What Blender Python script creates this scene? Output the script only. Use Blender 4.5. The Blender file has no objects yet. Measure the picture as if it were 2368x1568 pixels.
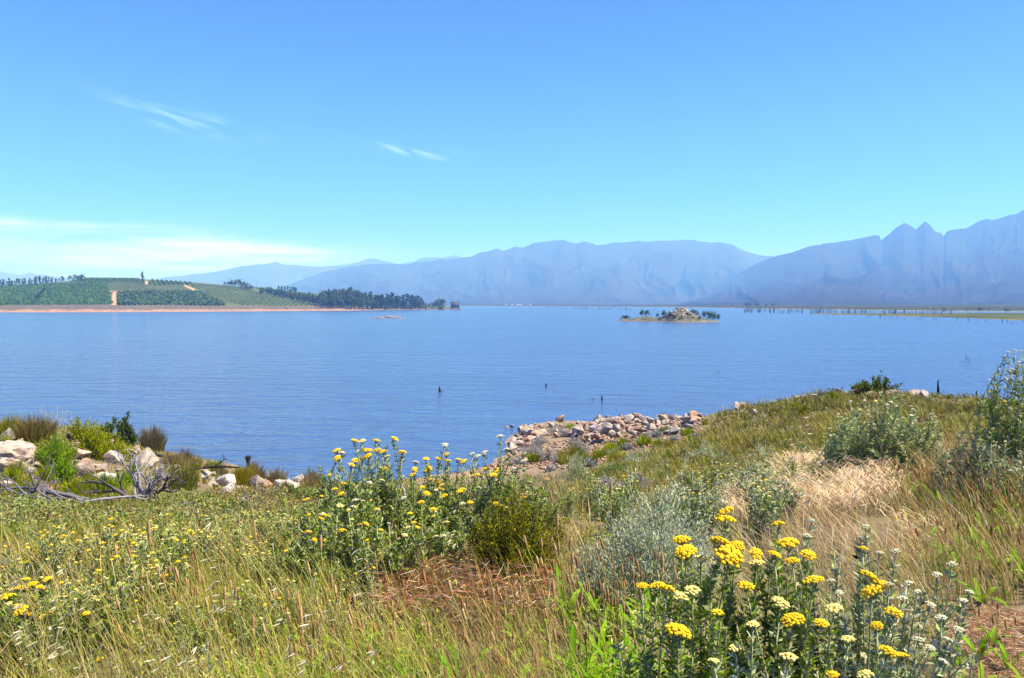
import bpy, math, random
import numpy as np
from mathutils import Vector, Matrix, noise as mnoise

SC = bpy.context.scene
COL = SC.collection
R = math.radians
rng = np.random.default_rng(7)
random.seed(7)

# ------------------------------------------------------------------ camera
EYE = 8.0                     # eye height above the lake
FPX, CU, CV = 1805.0, 1183.5, 784.0   # focal length and centre in photo pixels (photo seen 2367 wide)
PITCH = math.atan(81 / FPX)
cam_data = bpy.data.cameras.new('camera')
cam_data.sensor_width = 36.0
cam_data.lens = 36.0 * FPX / 2367.0
cam_data.clip_start = 0.05
cam_data.clip_end = 120000
cam = bpy.data.objects.new('camera', cam_data)
COL.objects.link(cam)
cam.location = (0, 0, EYE)
cam.rotation_euler = (R(90) - PITCH, 0, 0)
SC.camera = cam

# ------------------------------------------------------------------ sun and sky
SUN_EL, SUN_AZ = 60.0, 96.0            # azimuth clockwise from the view direction (+Y)
sd = Vector((math.sin(R(SUN_AZ)) * math.cos(R(SUN_EL)), math.cos(R(SUN_AZ)) * math.cos(R(SUN_EL)), math.sin(R(SUN_EL))))
sun_data = bpy.data.lights.new('sun', 'SUN')
sun_data.energy = 5.0
sun_data.angle = R(0.53)
sun_data.color = (1.0, 0.945, 0.85)
sun = bpy.data.objects.new('sun', sun_data)
COL.objects.link(sun)
sun.rotation_euler = (-sd).to_track_quat('-Z', 'Y').to_euler()
sun.location = (0, 0, 60)

world = bpy.data.worlds.new('World')
SC.world = world
world.use_nodes = True
wn, wl = world.node_tree.nodes, world.node_tree.links
wn.clear()
def WN(t, **k):
    n = wn.new(t)
    for a, b in k.items():
        setattr(n, a, b)
    return n
def wmath(op, a, b=None, c=None, clamp=False):
    n = WN('ShaderNodeMath', operation=op, use_clamp=clamp)
    for i, v in enumerate((a, b, c)):
        if v is None: continue
        if isinstance(v, (int, float)): n.inputs[i].default_value = v
        else: wl.new(v, n.inputs[i])
    return n.outputs[0]
sky = WN('ShaderNodeTexSky', sky_type='NISHITA')
sky.sun_disc = False
sky.sun_elevation = R(SUN_EL)
sky.sun_rotation = R(SUN_AZ)
sky.altitude = 300
sky.air_density = 1.0
sky.dust_density = 0.3
sky.ozone_density = 2.2
tc = WN('ShaderNodeTexCoord')
sep = WN('ShaderNodeSeparateXYZ'); wl.new(tc.outputs['Generated'], sep.inputs[0])
az = wmath('ARCTAN2', sep.outputs[0], sep.outputs[1])
el = wmath('ARCSINE', sep.outputs[2])
grad = WN('ShaderNodeValToRGB')                  # clear summer sky: cyan low down, deep azure above, the same all round
ge = grad.color_ramp.elements
ge[0].position = 0.0; ge[0].color = (0.12, 0.42, 1.0, 1)
ge[1].position = 1.0; ge[1].color = (0.20, 0.40, 1.0, 1)
x_ = ge.new(0.18); x_.color = (0.19, 0.408, 1.0, 1)
x_ = ge.new(0.31); x_.color = (0.175, 0.345, 1.0, 1)
wl.new(wmath('MULTIPLY', el, 1 / 1.2, clamp=True), grad.inputs[0])
tsc = WN('ShaderNodeVectorMath', operation='SCALE'); tsc.inputs['Scale'].default_value = 1.75
wl.new(grad.outputs[0], tsc.inputs[0])
tint = WN('ShaderNodeMix', data_type='RGBA', blend_type='MULTIPLY')
tint.inputs[0].default_value = 1.0
wl.new(tsc.outputs[0], tint.inputs[7])
wl.new(sky.outputs[0], tint.inputs[6])
# thin cirrus: streaked noise in direction space (azimuth / elevation of the sky itself)
def blob(a0, e0, wa, we, slope=0.0):
    da = wmath('MULTIPLY', wmath('SUBTRACT', az, a0), 1 / wa)
    e1 = wmath('SUBTRACT', wmath('SUBTRACT', el, e0), wmath('MULTIPLY', wmath('SUBTRACT', az, a0), slope))
    de = wmath('MULTIPLY', e1, 1 / we)
    r2 = wmath('ADD', wmath('MULTIPLY', da, da), wmath('MULTIPLY', de, de))
    return wmath('EXPONENT', wmath('MULTIPLY', r2, -1.0))
def streak(sa, se, det, off, skew=0.0):
    cb = WN('ShaderNodeCombineXYZ')
    wl.new(wmath('MULTIPLY', az, sa), cb.inputs[0])
    wl.new(wmath('MULTIPLY', wmath('ADD', el, wmath('MULTIPLY', az, skew)), se), cb.inputs[1]); cb.inputs[2].default_value = off
    nz = WN('ShaderNodeTexNoise'); nz.inputs['Scale'].default_value = 1.0
    nz.inputs['Detail'].default_value = det; nz.inputs['Roughness'].default_value = 0.6
    nz.inputs['Distortion'].default_value = 0.7
    wl.new(cb.outputs[0], nz.inputs['Vector'])
    return nz.outputs['Fac']
n1 = streak(14, 70, 7, 1.3, 0.26)
n2 = streak(7, 60, 6, 4.1, 0.0)
wisp = wmath('MULTIPLY', wmath('SUBTRACT', n1, 0.46, clamp=True), 4.0)
bank = wmath('ADD', wmath('MULTIPLY', wmath('SUBTRACT', n2, 0.36, clamp=True), 2.6), 0.16)
m1 = wmath('MULTIPLY', blob(-0.420, 0.214, 0.045, 0.010, -0.30), 0.6)
m2 = wmath('MULTIPLY', blob(-0.350, 0.207, 0.036, 0.010, -0.16), 0.6)
m3 = wmath('MULTIPLY', blob(-0.113, 0.189, 0.036, 0.0055, -0.12), 1.1)
m3b = wmath('MULTIPLY', blob(-0.178, 0.194, 0.024, 0.005, -0.12), 0.5)
mw = wmath('ADD', wmath('ADD', m1, m2), wmath('ADD', m3, m3b))
b1 = wmath('MULTIPLY', blob(-0.46, 0.050, 0.20, 0.026), 1.15)
b2 = wmath('MULTIPLY', blob(-0.33, 0.066, 0.105, 0.010, -0.03), 1.8)
b3 = wmath('MULTIPLY', blob(-0.55, 0.086, 0.11, 0.006), 0.9)
mb = wmath('ADD', wmath('ADD', b1, b2), b3)
cloud = wmath('ADD', wmath('MULTIPLY', wisp, mw), wmath('MULTIPLY', bank, mb), clamp=True)
cmix = WN('ShaderNodeMix', data_type='RGBA', blend_type='MIX')
wl.new(cloud, cmix.inputs[0])
wl.new(tint.outputs[2], cmix.inputs[6])
cmix.inputs[7].default_value = (5.0, 7.7, 11.2, 1)
bg = WN('ShaderNodeBackground')
bg.inputs['Strength'].default_value = 0.072
wl.new(cmix.outputs[2], bg.inputs['Color'])
wo = WN('ShaderNodeOutputWorld')
wl.new(bg.outputs[0], wo.inputs['Surface'])

# ------------------------------------------------------------------ exposure
vs = SC.view_settings
vs.view_transform = 'Standard'
vs.look = 'None'
vs.exposure = 1.3
vs.gamma = 1.0
vs.use_curve_mapping = False
cy = SC.cycles
cy.max_bounces = 8
cy.diffuse_bounces = 3
cy.glossy_bounces = 3
cy.transmission_bounces = 4
cy.transparent_max_bounces = 8
cy.volume_bounces = 0
cy.caustics_reflective = False
cy.caustics_refractive = False
cy.use_denoising = True
try:
    cy.denoiser = 'OPENIMAGEDENOISE'
    cy.denoising_prefilter = 'ACCURATE'
    cy.denoising_input_passes = 'RGB_ALBEDO_NORMAL'
except Exception:
    pass
cy.sample_clamp_indirect = 8.0
cy.sample_clamp_direct = 5.0
SC.render.filter_size = 1.2
# ------------------------------------------------------------------ helpers
def ray(u, v):
    a, b = (u - CU) / FPX, (CV - v) / FPX
    cp, sp = math.cos(PITCH), math.sin(PITCH)
    return np.array([a, b * sp + cp, b * cp - sp])
def on_z(u, v, z=0.0):
    """point where the line of sight through photo pixel (u, v) meets height z"""
    d = ray(u, v)
    return np.array([0, 0, EYE]) + d * ((z - EYE) / d[2])
def at_y(u, v, y):
    d = ray(u, v)
    return np.array([0, 0, EYE]) + d * (y / d[1])
def tag(o, label=None, cat=None, group=None, kind=None):
    if label: o['label'] = label
    if cat: o['category'] = cat
    if group: o['group'] = group
    if kind: o['kind'] = kind
    return o
def link(o, parent=None, loc=None):
    COL.objects.link(o)
    if parent is not None: o.parent = parent
    if loc is not None: o.location = loc
    return o
def empty(name, loc=(0, 0, 0), rz=0.0, scale=1.0):
    o = bpy.data.objects.new(name, None)
    o.empty_display_size = 0.1
    COL.objects.link(o)
    o.location = loc
    o.rotation_euler = (0, 0, rz)
    o.scale = (scale,) * 3
    return o
def child(name, mesh, parent, loc=None, rot=None, scale=None):
    o = bpy.data.objects.new(name, mesh)
    COL.objects.link(o)
    o.parent = parent
    if loc is not None: o.location = loc
    if rot is not None: o.rotation_euler = rot
    if scale is not None: o.scale = (scale,) * 3 if isinstance(scale, (int, float)) else scale
    return o

class MB:
    """collects vertices, quads/tris and a colour per vertex"""
    def __init__(s):
        s.v, s.q, s.t, s.c, s.n = [], [], [], [], 0
    def add(s, v, q=None, t=None, c=(0.5, 0.5, 0.5)):
        v = np.asarray(v, dtype=np.float64).reshape(-1, 3)
        if q is not None and len(q): s.q.append(np.asarray(q, dtype=np.int64).reshape(-1, 4) + s.n)
        if t is not None and len(t): s.t.append(np.asarray(t, dtype=np.int64).reshape(-1, 3) + s.n)
        c = np.asarray(c, dtype=np.float64)
        if c.ndim == 1: c = np.tile(c, (len(v), 1))
        s.v.append(v); s.c.append(c[:, :3]); s.n += len(v)
    def mesh(s, name, mat, smooth=False):
        v = np.concatenate(s.v) if s.v else np.zeros((0, 3))
        c = np.concatenate(s.c) if s.c else np.zeros((0, 3))
        q = np.concatenate(s.q) if s.q else np.zeros((0, 4), int)
        t = np.concatenate(s.t) if s.t else np.zeros((0, 3), int)
        me = bpy.data.meshes.new(name)
        me.vertices.add(len(v)); me.vertices.foreach_set('co', v.astype(np.float32).ravel())
        nl = len(q) * 4 + len(t) * 3
        me.loops.add(nl)
        me.loops.foreach_set('vertex_index', np.concatenate([q.ravel(), t.ravel()]).astype(np.int32))
        me.polygons.add(len(q) + len(t))
        st = np.concatenate([np.arange(len(q)) * 4, len(q) * 4 + np.arange(len(t)) * 3]).astype(np.int32)
        me.polygons.foreach_set('loop_start', st)
        me.update(calc_edges=True)
        if smooth:
            me.polygons.foreach_set('use_smooth', np.ones(len(me.polygons), bool))
        at = me.color_attributes.new('Col', 'FLOAT_COLOR', 'POINT')
        at.data.foreach_set('color', np.concatenate([c, np.ones((len(c), 1))], 1).astype(np.float32).ravel())
        me.materials.append(mat)
        me.validate()
        return me
    def obj(s, name, mat, parent=None, smooth=False):
        o = bpy.data.objects.new(name, s.mesh(name, mat, smooth))
        COL.objects.link(o)
        if parent is not None: o.parent = parent
        return o

def grid_quads(ny, nx):
    i = np.arange(ny - 1)[:, None] * nx + np.arange(nx - 1)[None, :]
    return np.stack([i, i + 1, i + nx + 1, i + nx], -1).reshape(-1, 4)

# ---- smooth lattice noise, vectorised
_perm = np.random.default_rng(99).permutation(4096)
def _h(ix, iy, s):
    return _perm[(_perm[(_perm[(ix + s * 131) & 4095] + iy) & 4095] + s * 17) & 4095] / 4095.0
def vnoise(x, y, s=0):
    x = np.asarray(x, float); y = np.asarray(y, float)
    ix, iy = np.floor(x).astype(int), np.floor(y).astype(int)
    fx, fy = x - ix, y - iy
    fx = fx * fx * fx * (fx * (fx * 6 - 15) + 10); fy = fy * fy * fy * (fy * (fy * 6 - 15) + 10)
    a, b = _h(ix, iy, s), _h(ix + 1, iy, s)
    c, d = _h(ix, iy + 1, s), _h(ix + 1, iy + 1, s)
    return (a + (b - a) * fx) * (1 - fy) + (c + (d - c) * fx) * fy
def fbm(x, y, s=0, octv=4, gain=0.5):
    t, a, n = 0.0, 1.0, 0.0
    for k in range(octv):
        t = t + a * (vnoise(x * 2 ** k, y * 2 ** k, s + k) * 2 - 1); n += a; a *= gain
    return t / n
def ridged(x, y, s=0, octv=4):
    t, a, n = 0.0, 1.0, 0.0
    for k in range(octv):
        w = 1 - np.abs(vnoise(x * 2 ** k, y * 2 ** k, s + k) * 2 - 1)
        t = t + a * w * w; n += a; a *= 0.5
    return t / n

# ---- materials
def new_mat(name):
    m = bpy.data.materials.new(name)
    m.use_nodes = True
    nt = m.node_tree
    nt.nodes.clear()
    return m, nt.nodes, nt.links
def node(ns, t, **k):
    n = ns.new(t)
    for a, b in k.items(): setattr(n, a, b)
    return n
def noise_tex(ns, ls, scale, detail=4, rough=0.55, coord='Object', vec=None, dist=0.0):
    n = node(ns, 'ShaderNodeTexNoise')
    n.inputs['Scale'].default_value = scale; n.inputs['Detail'].default_value = detail
    n.inputs['Roughness'].default_value = rough; n.inputs['Distortion'].default_value = dist
    if vec is None:
        t = node(ns, 'ShaderNodeTexCoord'); vec = t.outputs[coord]
    ls.new(vec, n.inputs['Vector'])
    return n
def ramp(ns, ls, fac, stops):
    r = node(ns, 'ShaderNodeValToRGB')
    e = r.color_ramp.elements
    while len(e) > 1: e.remove(e[0])
    e[0].position = stops[0][0]; e[0].color = (*stops[0][1], 1)
    for p, c in stops[1:]:
        x = e.new(p); x.color = (*c, 1)
    ls.new(fac, r.inputs[0])
    return r
def mixrgb(ns, ls, fac, a, b, mode='MIX'):
    n = node(ns, 'ShaderNodeMix', data_type='RGBA', blend_type=mode)
    for i, v in ((0, fac), (6, a), (7, b)):
        if hasattr(v, 'is_linked'): ls.new(v, n.inputs[i])
        elif i == 0: n.inputs[0].default_value = v
        else: n.inputs[i].default_value = (*v, 1)
    return n.outputs[2]

def plant_mat(name, transl=0.35, rough=0.7, spec=0.25, var=0.25, scale=30.0, sat=1.0):
    """leaf and stem material: the colour of each plant piece comes with the mesh"""
    m, ns, ls = new_mat(name)
    at = node(ns, 'ShaderNodeVertexColor', layer_name='Col')
    oi = node(ns, 'ShaderNodeObjectInfo')
    nz = noise_tex(ns, ls, scale, 2)
    mr = node(ns, 'ShaderNodeMapRange'); mr.inputs[3].default_value = 1 - var; mr.inputs[4].default_value = 1 + var
    ls.new(nz.outputs['Fac'], mr.inputs[0])
    mr2 = node(ns, 'ShaderNodeMapRange'); mr2.inputs[3].default_value = 0.86; mr2.inputs[4].default_value = 1.14
    ls.new(oi.outputs['Random'], mr2.inputs[0])
    mm = node(ns, 'ShaderNodeMath', operation='MULTIPLY'); ls.new(mr.outputs[0], mm.inputs[0]); ls.new(mr2.outputs[0], mm.inputs[1])
    sc = node(ns, 'ShaderNodeVectorMath', operation='SCALE'); ls.new(at.outputs['Color'], sc.inputs[0]); ls.new(mm.outputs[0], sc.inputs['Scale'])
    hs_ = node(ns, 'ShaderNodeHueSaturation'); hs_.inputs['Saturation'].default_value = sat; hs_.inputs['Value'].default_value = 0.97
    ls.new(sc.outputs[0], hs_.inputs['Color'])
    p = node(ns, 'ShaderNodeBsdfPrincipled')
    ls.new(hs_.outputs[0], p.inputs['Base Color'])
    p.inputs['Roughness'].default_value = rough
    p.inputs['Specular IOR Level'].default_value = spec
    out = node(ns, 'ShaderNodeOutputMaterial')
    if transl > 0:
        tr = node(ns, 'ShaderNodeBsdfTranslucent'); ls.new(hs_.outputs[0], tr.inputs['Color'])
        mx = node(ns, 'ShaderNodeMixShader'); mx.inputs[0].default_value = transl
        ls.new(p.outputs[0], mx.inputs[1]); ls.new(tr.outputs[0], mx.inputs[2]); ls.new(mx.outputs[0], out.inputs[0])
    else:
        ls.new(p.outputs[0], out.inputs[0])
    return m
# ------------------------------------------------------------------ near ground
_ctrl = [(0, 0, 6.4), (-4, 0, 6.4), (4, 0, 6.5), (-6, 4, 6.1), (0, 4, 6.05), (4, 4, 6.25), (-6, 8, 5.55), (0, 8, 5.6), (5, 8, 6.0), (9, 8, 6.4),
         (-10, 12, 4.9), (0, 12, 5.0), (6, 12, 5.35), (11, 13, 5.5), (0, -10, 6.9), (-25, -10, 6.9), (25, -10, 7.2), (60, -10, 7.4), (-60, -10, 6.9),
         (-20, 8, 5.7), (20, 8, 6.7), (42, 35, 3.6), (30, 15, 5.9), (-36, 30, 3.0), (-50, 46, -1.2), (-60, 30, 2.5), (60, 40, 2.5),
         (-40, 52, -2.2), (-27, 50, -2.2), (-16, 46, -2.2), (-9, 42, -1.6), (-3, 50, -2.5), (0, 60, -3), (8, 62, -2.5), (16, 62, -2.2),
         (25, 62, -2.0), (34, 60, -1.6), (46, 60, -1.5), (60, 62, -1.5), (-3.5, 42, -1.0), (-4.5, 38.5, -0.35), (-60, 60, -3), (0, 75, -4), (-60, 75, -4), (60, 75, -3)]
for u, v, z in [(320, 1165, 2.55), (100, 1180, 2.8), (20, 1075, 2.6), (170, 1045, 2.6), (170, 995, 2.6), (0, 990, 2.7), (300, 1020, 2.0), (400, 1060, 1.35),
                (480, 1082, 0.85), (600, 1105, 0.35), (690, 1116, 0.1), (450, 1115, 1.3), (560, 1140, 1.6), (700, 1150, 1.5), (850, 1130, 0.7), (950, 1108, 0.0),
                (1150, 1072, 0.05), (1168, 1045, 0.0), (1200, 992, 0.05), (1350, 1075, 1.2), (1300, 1035, 0.8), (1250, 1005, 0.45), (1400, 992, 0.55),
                (1500, 977, 0.6), (1600, 972, 0.85), (1500, 1040, 1.6), (1650, 995, 1.9), (1500, 1100, 2.8), (1350, 1120, 2.5), (1200, 1120, 1.8), (1000, 1150, 2.0),
                (1750, 962, 2.4), (1860, 922, 2.8), (1990, 912, 3.0), (2100, 915, 3.0), (2200, 932, 3.2), (2350, 940, 3.3), (2600, 950, 3.2),
                (1800, 1025, 3.6), (1700, 1095, 4.1), (2200, 1010, 4.5)]:
    _ctrl.append(tuple(on_z(u, v, z)))
_ctrl = np.array(_ctrl)
def _tps(r2): return 0.5 * r2 * np.log(np.maximum(r2, 1e-9))
_n = len(_ctrl)
_d2 = ((_ctrl[:, None, :2] - _ctrl[None, :, :2]) ** 2).sum(-1)
_A = np.zeros((_n + 3, _n + 3))
_A[:_n, :_n] = _tps(_d2) + np.eye(_n) * 0.6
_A[:_n, _n] = 1; _A[:_n, _n + 1:] = _ctrl[:, :2]
_A[_n, :_n] = 1; _A[_n + 1:, :_n] = _ctrl[:, :2].T
_w = np.linalg.solve(_A, np.concatenate([_ctrl[:, 2], [0, 0, 0]]))
def _tps_eval(x, y):
    x = np.asarray(x, float); y = np.asarray(y, float)
    out = np.full(x.shape, _w[_n]) + _w[_n + 1] * x + _w[_n + 2] * y
    for i in range(_n):
        out = out + _w[i] * _tps((x - _ctrl[i, 0]) ** 2 + (y - _ctrl[i, 1]) ** 2)
    return out
GX0, GX1, GY0, GY1, GS = -62.0, 62.0, -12.0, 76.0, 0.4
_gx = np.arange(GX0, GX1 + GS / 2, GS); _gy = np.arange(GY0, GY1 + GS / 2, GS)
_X, _Y = np.meshgrid(_gx, _gy)
_Z = _tps_eval(_X, _Y)
_r = np.hypot(_X, _Y)
_Z = _Z + fbm(_X * 0.35, _Y * 0.35, 3, 4) * (0.10 + 0.16 * np.clip((_r - 8) / 20, 0, 1)) + fbm(_X * 1.7, _Y * 1.7, 9, 2) * 0.035
def gz(x, y):
    """height of the near ground"""
    x = np.asarray(x, float); y = np.asarray(y, float)
    fx = np.clip((x - GX0) / GS, 0, len(_gx) - 1.001); fy = np.clip((y - GY0) / GS, 0, len(_gy) - 1.001)
    ix, iy = fx.astype(int), fy.astype(int); fx = fx - ix; fy = fy - iy
    return (_Z[iy, ix] * (1 - fx) + _Z[iy, ix + 1] * fx) * (1 - fy) + (_Z[iy + 1, ix] * (1 - fx) + _Z[iy + 1, ix + 1] * fx) * fy
def ground_hits(u, v):
    cp, sp = math.cos(PITCH), math.sin(PITCH)
    a, b_ = (u - CU) / FPX, (CV - v) / FPX
    d = np.stack([a, b_ * sp + cp, b_ * cp - sp], 1)
    done = np.zeros(len(u), bool); out = np.zeros((len(u), 3))
    for t in np.exp(np.linspace(math.log(1.5), math.log(70), 320)):
        p = d * t; p[:, 2] += EYE
        hit = ~done & (p[:, 2] <= gz(p[:, 0], p[:, 1]))
        out[hit] = p[hit]; done |= hit
    out = out[done]; out[:, 2] = gz(out[:, 0], out[:, 1])
    return out[out[:, 2] > 0.1]
def ground_hit(u, v, near=1.2, h=0.0):
    """first point where the sight line through a photo pixel meets the near ground"""
    d = ray(u, v)
    t = np.linspace(near, 75, 1500)
    p = np.array([0, 0, EYE]) + t[:, None] * d
    below = p[:, 2] <= gz(p[:, 0], p[:, 1]) + h
    k = int(np.argmax(below)) if below.any() else len(t) - 1
    q = p[k].copy(); q[2] = float(gz(q[0], q[1]))
    if (q[2] < 0.02 or q[1] > 62) and v < 1150 and h == 0: return ground_hit(u, v + 2, near)     # sight line passed over the crest
    return q

m, ns, ls = new_mat('soil')
t1 = noise_tex(ns, ls, 0.35, 5); t2 = noise_tex(ns, ls, 6.0, 6, 0.65); t3 = noise_tex(ns, ls, 60.0, 3)
c1 = ramp(ns, ls, t2.outputs['Fac'], [(0.25, (0.075, 0.058, 0.034)), (0.5, (0.15, 0.11, 0.062)), (0.68, (0.24, 0.17, 0.10)), (0.85, (0.34, 0.25, 0.17))])
c2 = ramp(ns, ls, t3.outputs['Fac'], [(0.3, (0.070, 0.072, 0.03)), (0.6, (0.15, 0.135, 0.06)), (0.8, (0.22, 0.18, 0.09))])
fm = ramp(ns, ls, t1.outputs['Fac'], [(0.42, (0, 0, 0)), (0.58, (1, 1, 1))])
cc = mixrgb(ns, ls, fm.outputs[0], c1.outputs[0], c2.outputs[0])
geo = node(ns, 'ShaderNodeNewGeometry'); sx = node(ns, 'ShaderNodeSeparateXYZ'); ls.new(geo.outputs['Position'], sx.inputs[0])
wet = node(ns, 'ShaderNodeMapRange'); wet.inputs[1].default_value = 0.08; wet.inputs[2].default_value = 1.4; wet.inputs[3].default_value = 0.0; wet.inputs[4].default_value = 1.0
ls.new(sx.outputs[2], wet.inputs[0])
rub = ramp(ns, ls, t2.outputs['Fac'], [(0.3, (0.16, 0.105, 0.07)), (0.55, (0.30, 0.205, 0.14)), (0.75, (0.42, 0.33, 0.25))])
cc = mixrgb(ns, ls, wet.outputs[0], rub.outputs[0], cc)
p = node(ns, 'ShaderNodeBsdfPrincipled'); ls.new(cc, p.inputs['Base Color']); p.inputs['Roughness'].default_value = 0.95; p.inputs['Specular IOR Level'].default_value = 0.1
bp = node(ns, 'ShaderNodeBump'); bp.inputs['Strength'].default_value = 0.8; bp.inputs['Distance'].default_value = 0.05
ls.new(t2.outputs['Fac'], bp.inputs['Height']); ls.new(bp.outputs[0], p.inputs['Normal'])
o_ = node(ns, 'ShaderNodeOutputMaterial'); ls.new(p.outputs[0], o_.inputs[0])
SOIL = m
b = MB()
b.add(np.stack([_X, _Y, _Z], -1).reshape(-1, 3), grid_quads(*_X.shape))
tag(b.obj('ground', SOIL, smooth=True), 'sloping meadow bank falling to the lake with a stony spit', 'ground', kind='structure')

# ------------------------------------------------------------------ water
m, ns, ls = new_mat('lake_water')
geo = node(ns, 'ShaderNodeNewGeometry')
mp = node(ns, 'ShaderNodeMapping'); mp.inputs['Rotation'].default_value = (0, 0, R(8)); mp.inputs['Scale'].default_value = (0.62, 1.55, 1.0)
ls.new(geo.outputs['Position'], mp.inputs['Vector'])
w1 = noise_tex(ns, ls, 1.25, 2, 0.5, vec=mp.outputs[0], dist=0.6)
w3 = noise_tex(ns, ls, 0.27, 2, 0.5, vec=mp.outputs[0], dist=0.5)
hsum = node(ns, 'ShaderNodeMath', operation='MULTIPLY_ADD'); ls.new(w3.outputs['Fac'], hsum.inputs[0]); hsum.inputs[1].default_value = 3.0; ls.new(w1.outputs['Fac'], hsum.inputs[2])
mp2 = node(ns, 'ShaderNodeMapping'); mp2.inputs['Rotation'].default_value = (0, 0, R(-12)); mp2.inputs['Scale'].default_value = (0.05, 0.21, 1.0)
ls.new(geo.outputs['Position'], mp2.inputs['Vector'])
w2 = noise_tex(ns, ls, 0.33, 9, 0.68, vec=mp2.outputs[0])         # wind lanes
lane = ramp(ns, ls, w2.outputs['Fac'], [(0.36, (0.50, 0.50, 0.50)), (0.64, (1, 1, 1))])
bp = node(ns, 'ShaderNodeBump'); bp.inputs['Distance'].default_value = 0.31
ls.new(lane.outputs[0], bp.inputs['Strength'])
ls.new(hsum.outputs[0], bp.inputs['Height'])
p = node(ns, 'ShaderNodeBsdfPrincipled')
p.inputs['Base Color'].default_value = (0.044, 0.086, 0.175, 1)
p.inputs['Roughness'].default_value = 0.18
p.inputs['IOR'].default_value = 1.33
ls.new(bp.outputs[0], p.inputs['Normal'])
o_ = node(ns, 'ShaderNodeOutputMaterial'); ls.new(p.outputs[0], o_.inputs[0])
WATER = m
b = MB()
b.add([(-9000, -200, 0), (9000, -200, 0), (9000, 6500, 0), (-9000, 6500, 0)], [(0, 1, 2, 3)])
tag(b.obj('water', WATER), 'wide rippled blue lake reaching to the far mountains', 'water', kind='structure')

# ------------------------------------------------------------------ mountains
def mountain_mat(name, lo, hi, rock, thr):
    m, ns, ls = new_mat(name)
    at = node(ns, 'ShaderNodeVertexColor', layer_name='Col')
    a = noise_tex(ns, ls, 0.0022, 8, 0.62, dist=0.5); c = noise_tex(ns, ls, 0.011, 8, 0.72)
    veg = ramp(ns, ls, a.outputs['Fac'], [(0.35, lo), (0.65, hi)])
    fr = ramp(ns, ls, c.outputs['Fac'], [(thr, (0, 0, 0)), (thr + 0.10, (1, 1, 1))])
    col = mixrgb(ns, ls, fr.outputs[0], veg.outputs[0], rock)
    col = mixrgb(ns, ls, 1.0, col, at.outputs['Color'], 'MULTIPLY')
    p = node(ns, 'ShaderNodeBsdfPrincipled'); ls.new(col, p.inputs['Base Color']); p.inputs['Roughness'].default_value = 1.0; p.inputs['Specular IOR Level'].default_value = 0.0
    bp = node(ns, 'ShaderNodeBump'); bp.inputs['Strength'].default_value = 0.5; bp.inputs['Distance'].default_value = 22.0
    ls.new(c.outputs['Fac'], bp.inputs['Height']); ls.new(bp.outputs[0], p.inputs['Normal'])
    o_ = node(ns, 'ShaderNodeOutputMaterial'); ls.new(p.outputs[0], o_.inputs[0])
    return m
def mountain(name, label, prof, y_ridge, y_foot, mat, seed, rough=1.0, foot_z=0.0, nu=460, nv=84, skirt=1.0):
    prof = np.array(prof, float)
    us = np.linspace(prof[0, 0], prof[-1, 0], nu)
    vr = np.interp(us, prof[:, 0], prof[:, 1])
    vr = vr + fbm(us * 0.055, us * 0 + seed, seed, 4) * 2.3 * rough
    a = (us - CU) / FPX
    yr = y_ridge * (1 + 0.05 * fbm(us * 0.004, us * 0 + 3, seed + 1, 3))
    zr = EYE + (703 - vr) / FPX * yr
    s = np.concatenate([np.linspace(-0.25, 0, 8)[:-1], np.linspace(0, 1, nv)])    # 0 ridge .. 1 foot
    S, U = np.meshgrid(s, us, indexing='ij')
    ZR = zr[None, :]; YR = yr[None, :]
    yf = y_foot * (1 + 0.10 * fbm(us * 0.006, us * 0 + 9, seed + 2, 3))[None, :]
    Y = YR + (yf - YR) * S
    X = a[None, :] * (YR * (1 - np.clip(S, 0, 1)) + yf * np.clip(S, 0, 1)) * 1.0
    X = a[None, :] * Y
    sp = np.clip(S, 0, 1)
    base = 0.62 * (1 - sp) ** 1.25 + 0.38 * (1 - sp) ** 3.4
    env = np.sin(np.pi * np.clip(sp * 1.04, 0, 1)) ** 0.75 * (1 - 0.45 * sp)
    kx = U * 0.0072 + seed * 7.3
    warp = fbm(kx * 1.2, S * 2.2, seed + 5, 3) * 0.55
    spur = ridged(kx + warp, S * 1.4 + warp * 0.9 + seed, seed + 11, 3) - 0.5
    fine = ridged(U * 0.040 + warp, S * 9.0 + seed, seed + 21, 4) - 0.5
    Z = foot_z + (ZR - foot_z) * np.clip(base + env * (0.40 * spur + 0.035 * fine) * rough, 0, 0.992 + 0.008 * (sp == 0))
    Z = np.where(S < 0, foot_z + (ZR - foot_z) * (1 + S * 2.2), Z)
    Z = np.where(sp >= 1, foot_z - 6, Z)
    lim = EYE + (703 - vr[None, :] - 0.3) / FPX * Y          # spurs stay below their own ridge line
    Z = np.where((S > 0), np.minimum(Z, lim), Z)
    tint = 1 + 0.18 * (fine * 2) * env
    b = MB()
    c = np.repeat(tint.reshape(-1, 1), 3, 1)
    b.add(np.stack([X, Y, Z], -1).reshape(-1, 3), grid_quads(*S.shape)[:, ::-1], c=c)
    return tag(b.obj(name, mat, smooth=True), label, 'mountain', kind='structure')
MT = mountain_mat('mountain_slope', (0.022, 0.028, 0.018), (0.042, 0.043, 0.030), (0.085, 0.078, 0.072), 0.60)
MR = mountain_mat('mountain_rock', (0.018, 0.024, 0.017), (0.038, 0.038, 0.028), (0.16, 0.14, 0.125), 0.615)
mountain('mountain_far_left', 'faint blue mountain far behind the orchard hill',
         [(-700, 640), (-300, 622), (-60, 634), (0, 628), (20, 631), (48, 637), (70, 631), (100, 635), (130, 640), (190, 650), (300, 668), (420, 690), (480, 700)], 15500, 12000, MT, 31, 0.8, nu=260, nv=30)
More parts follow.
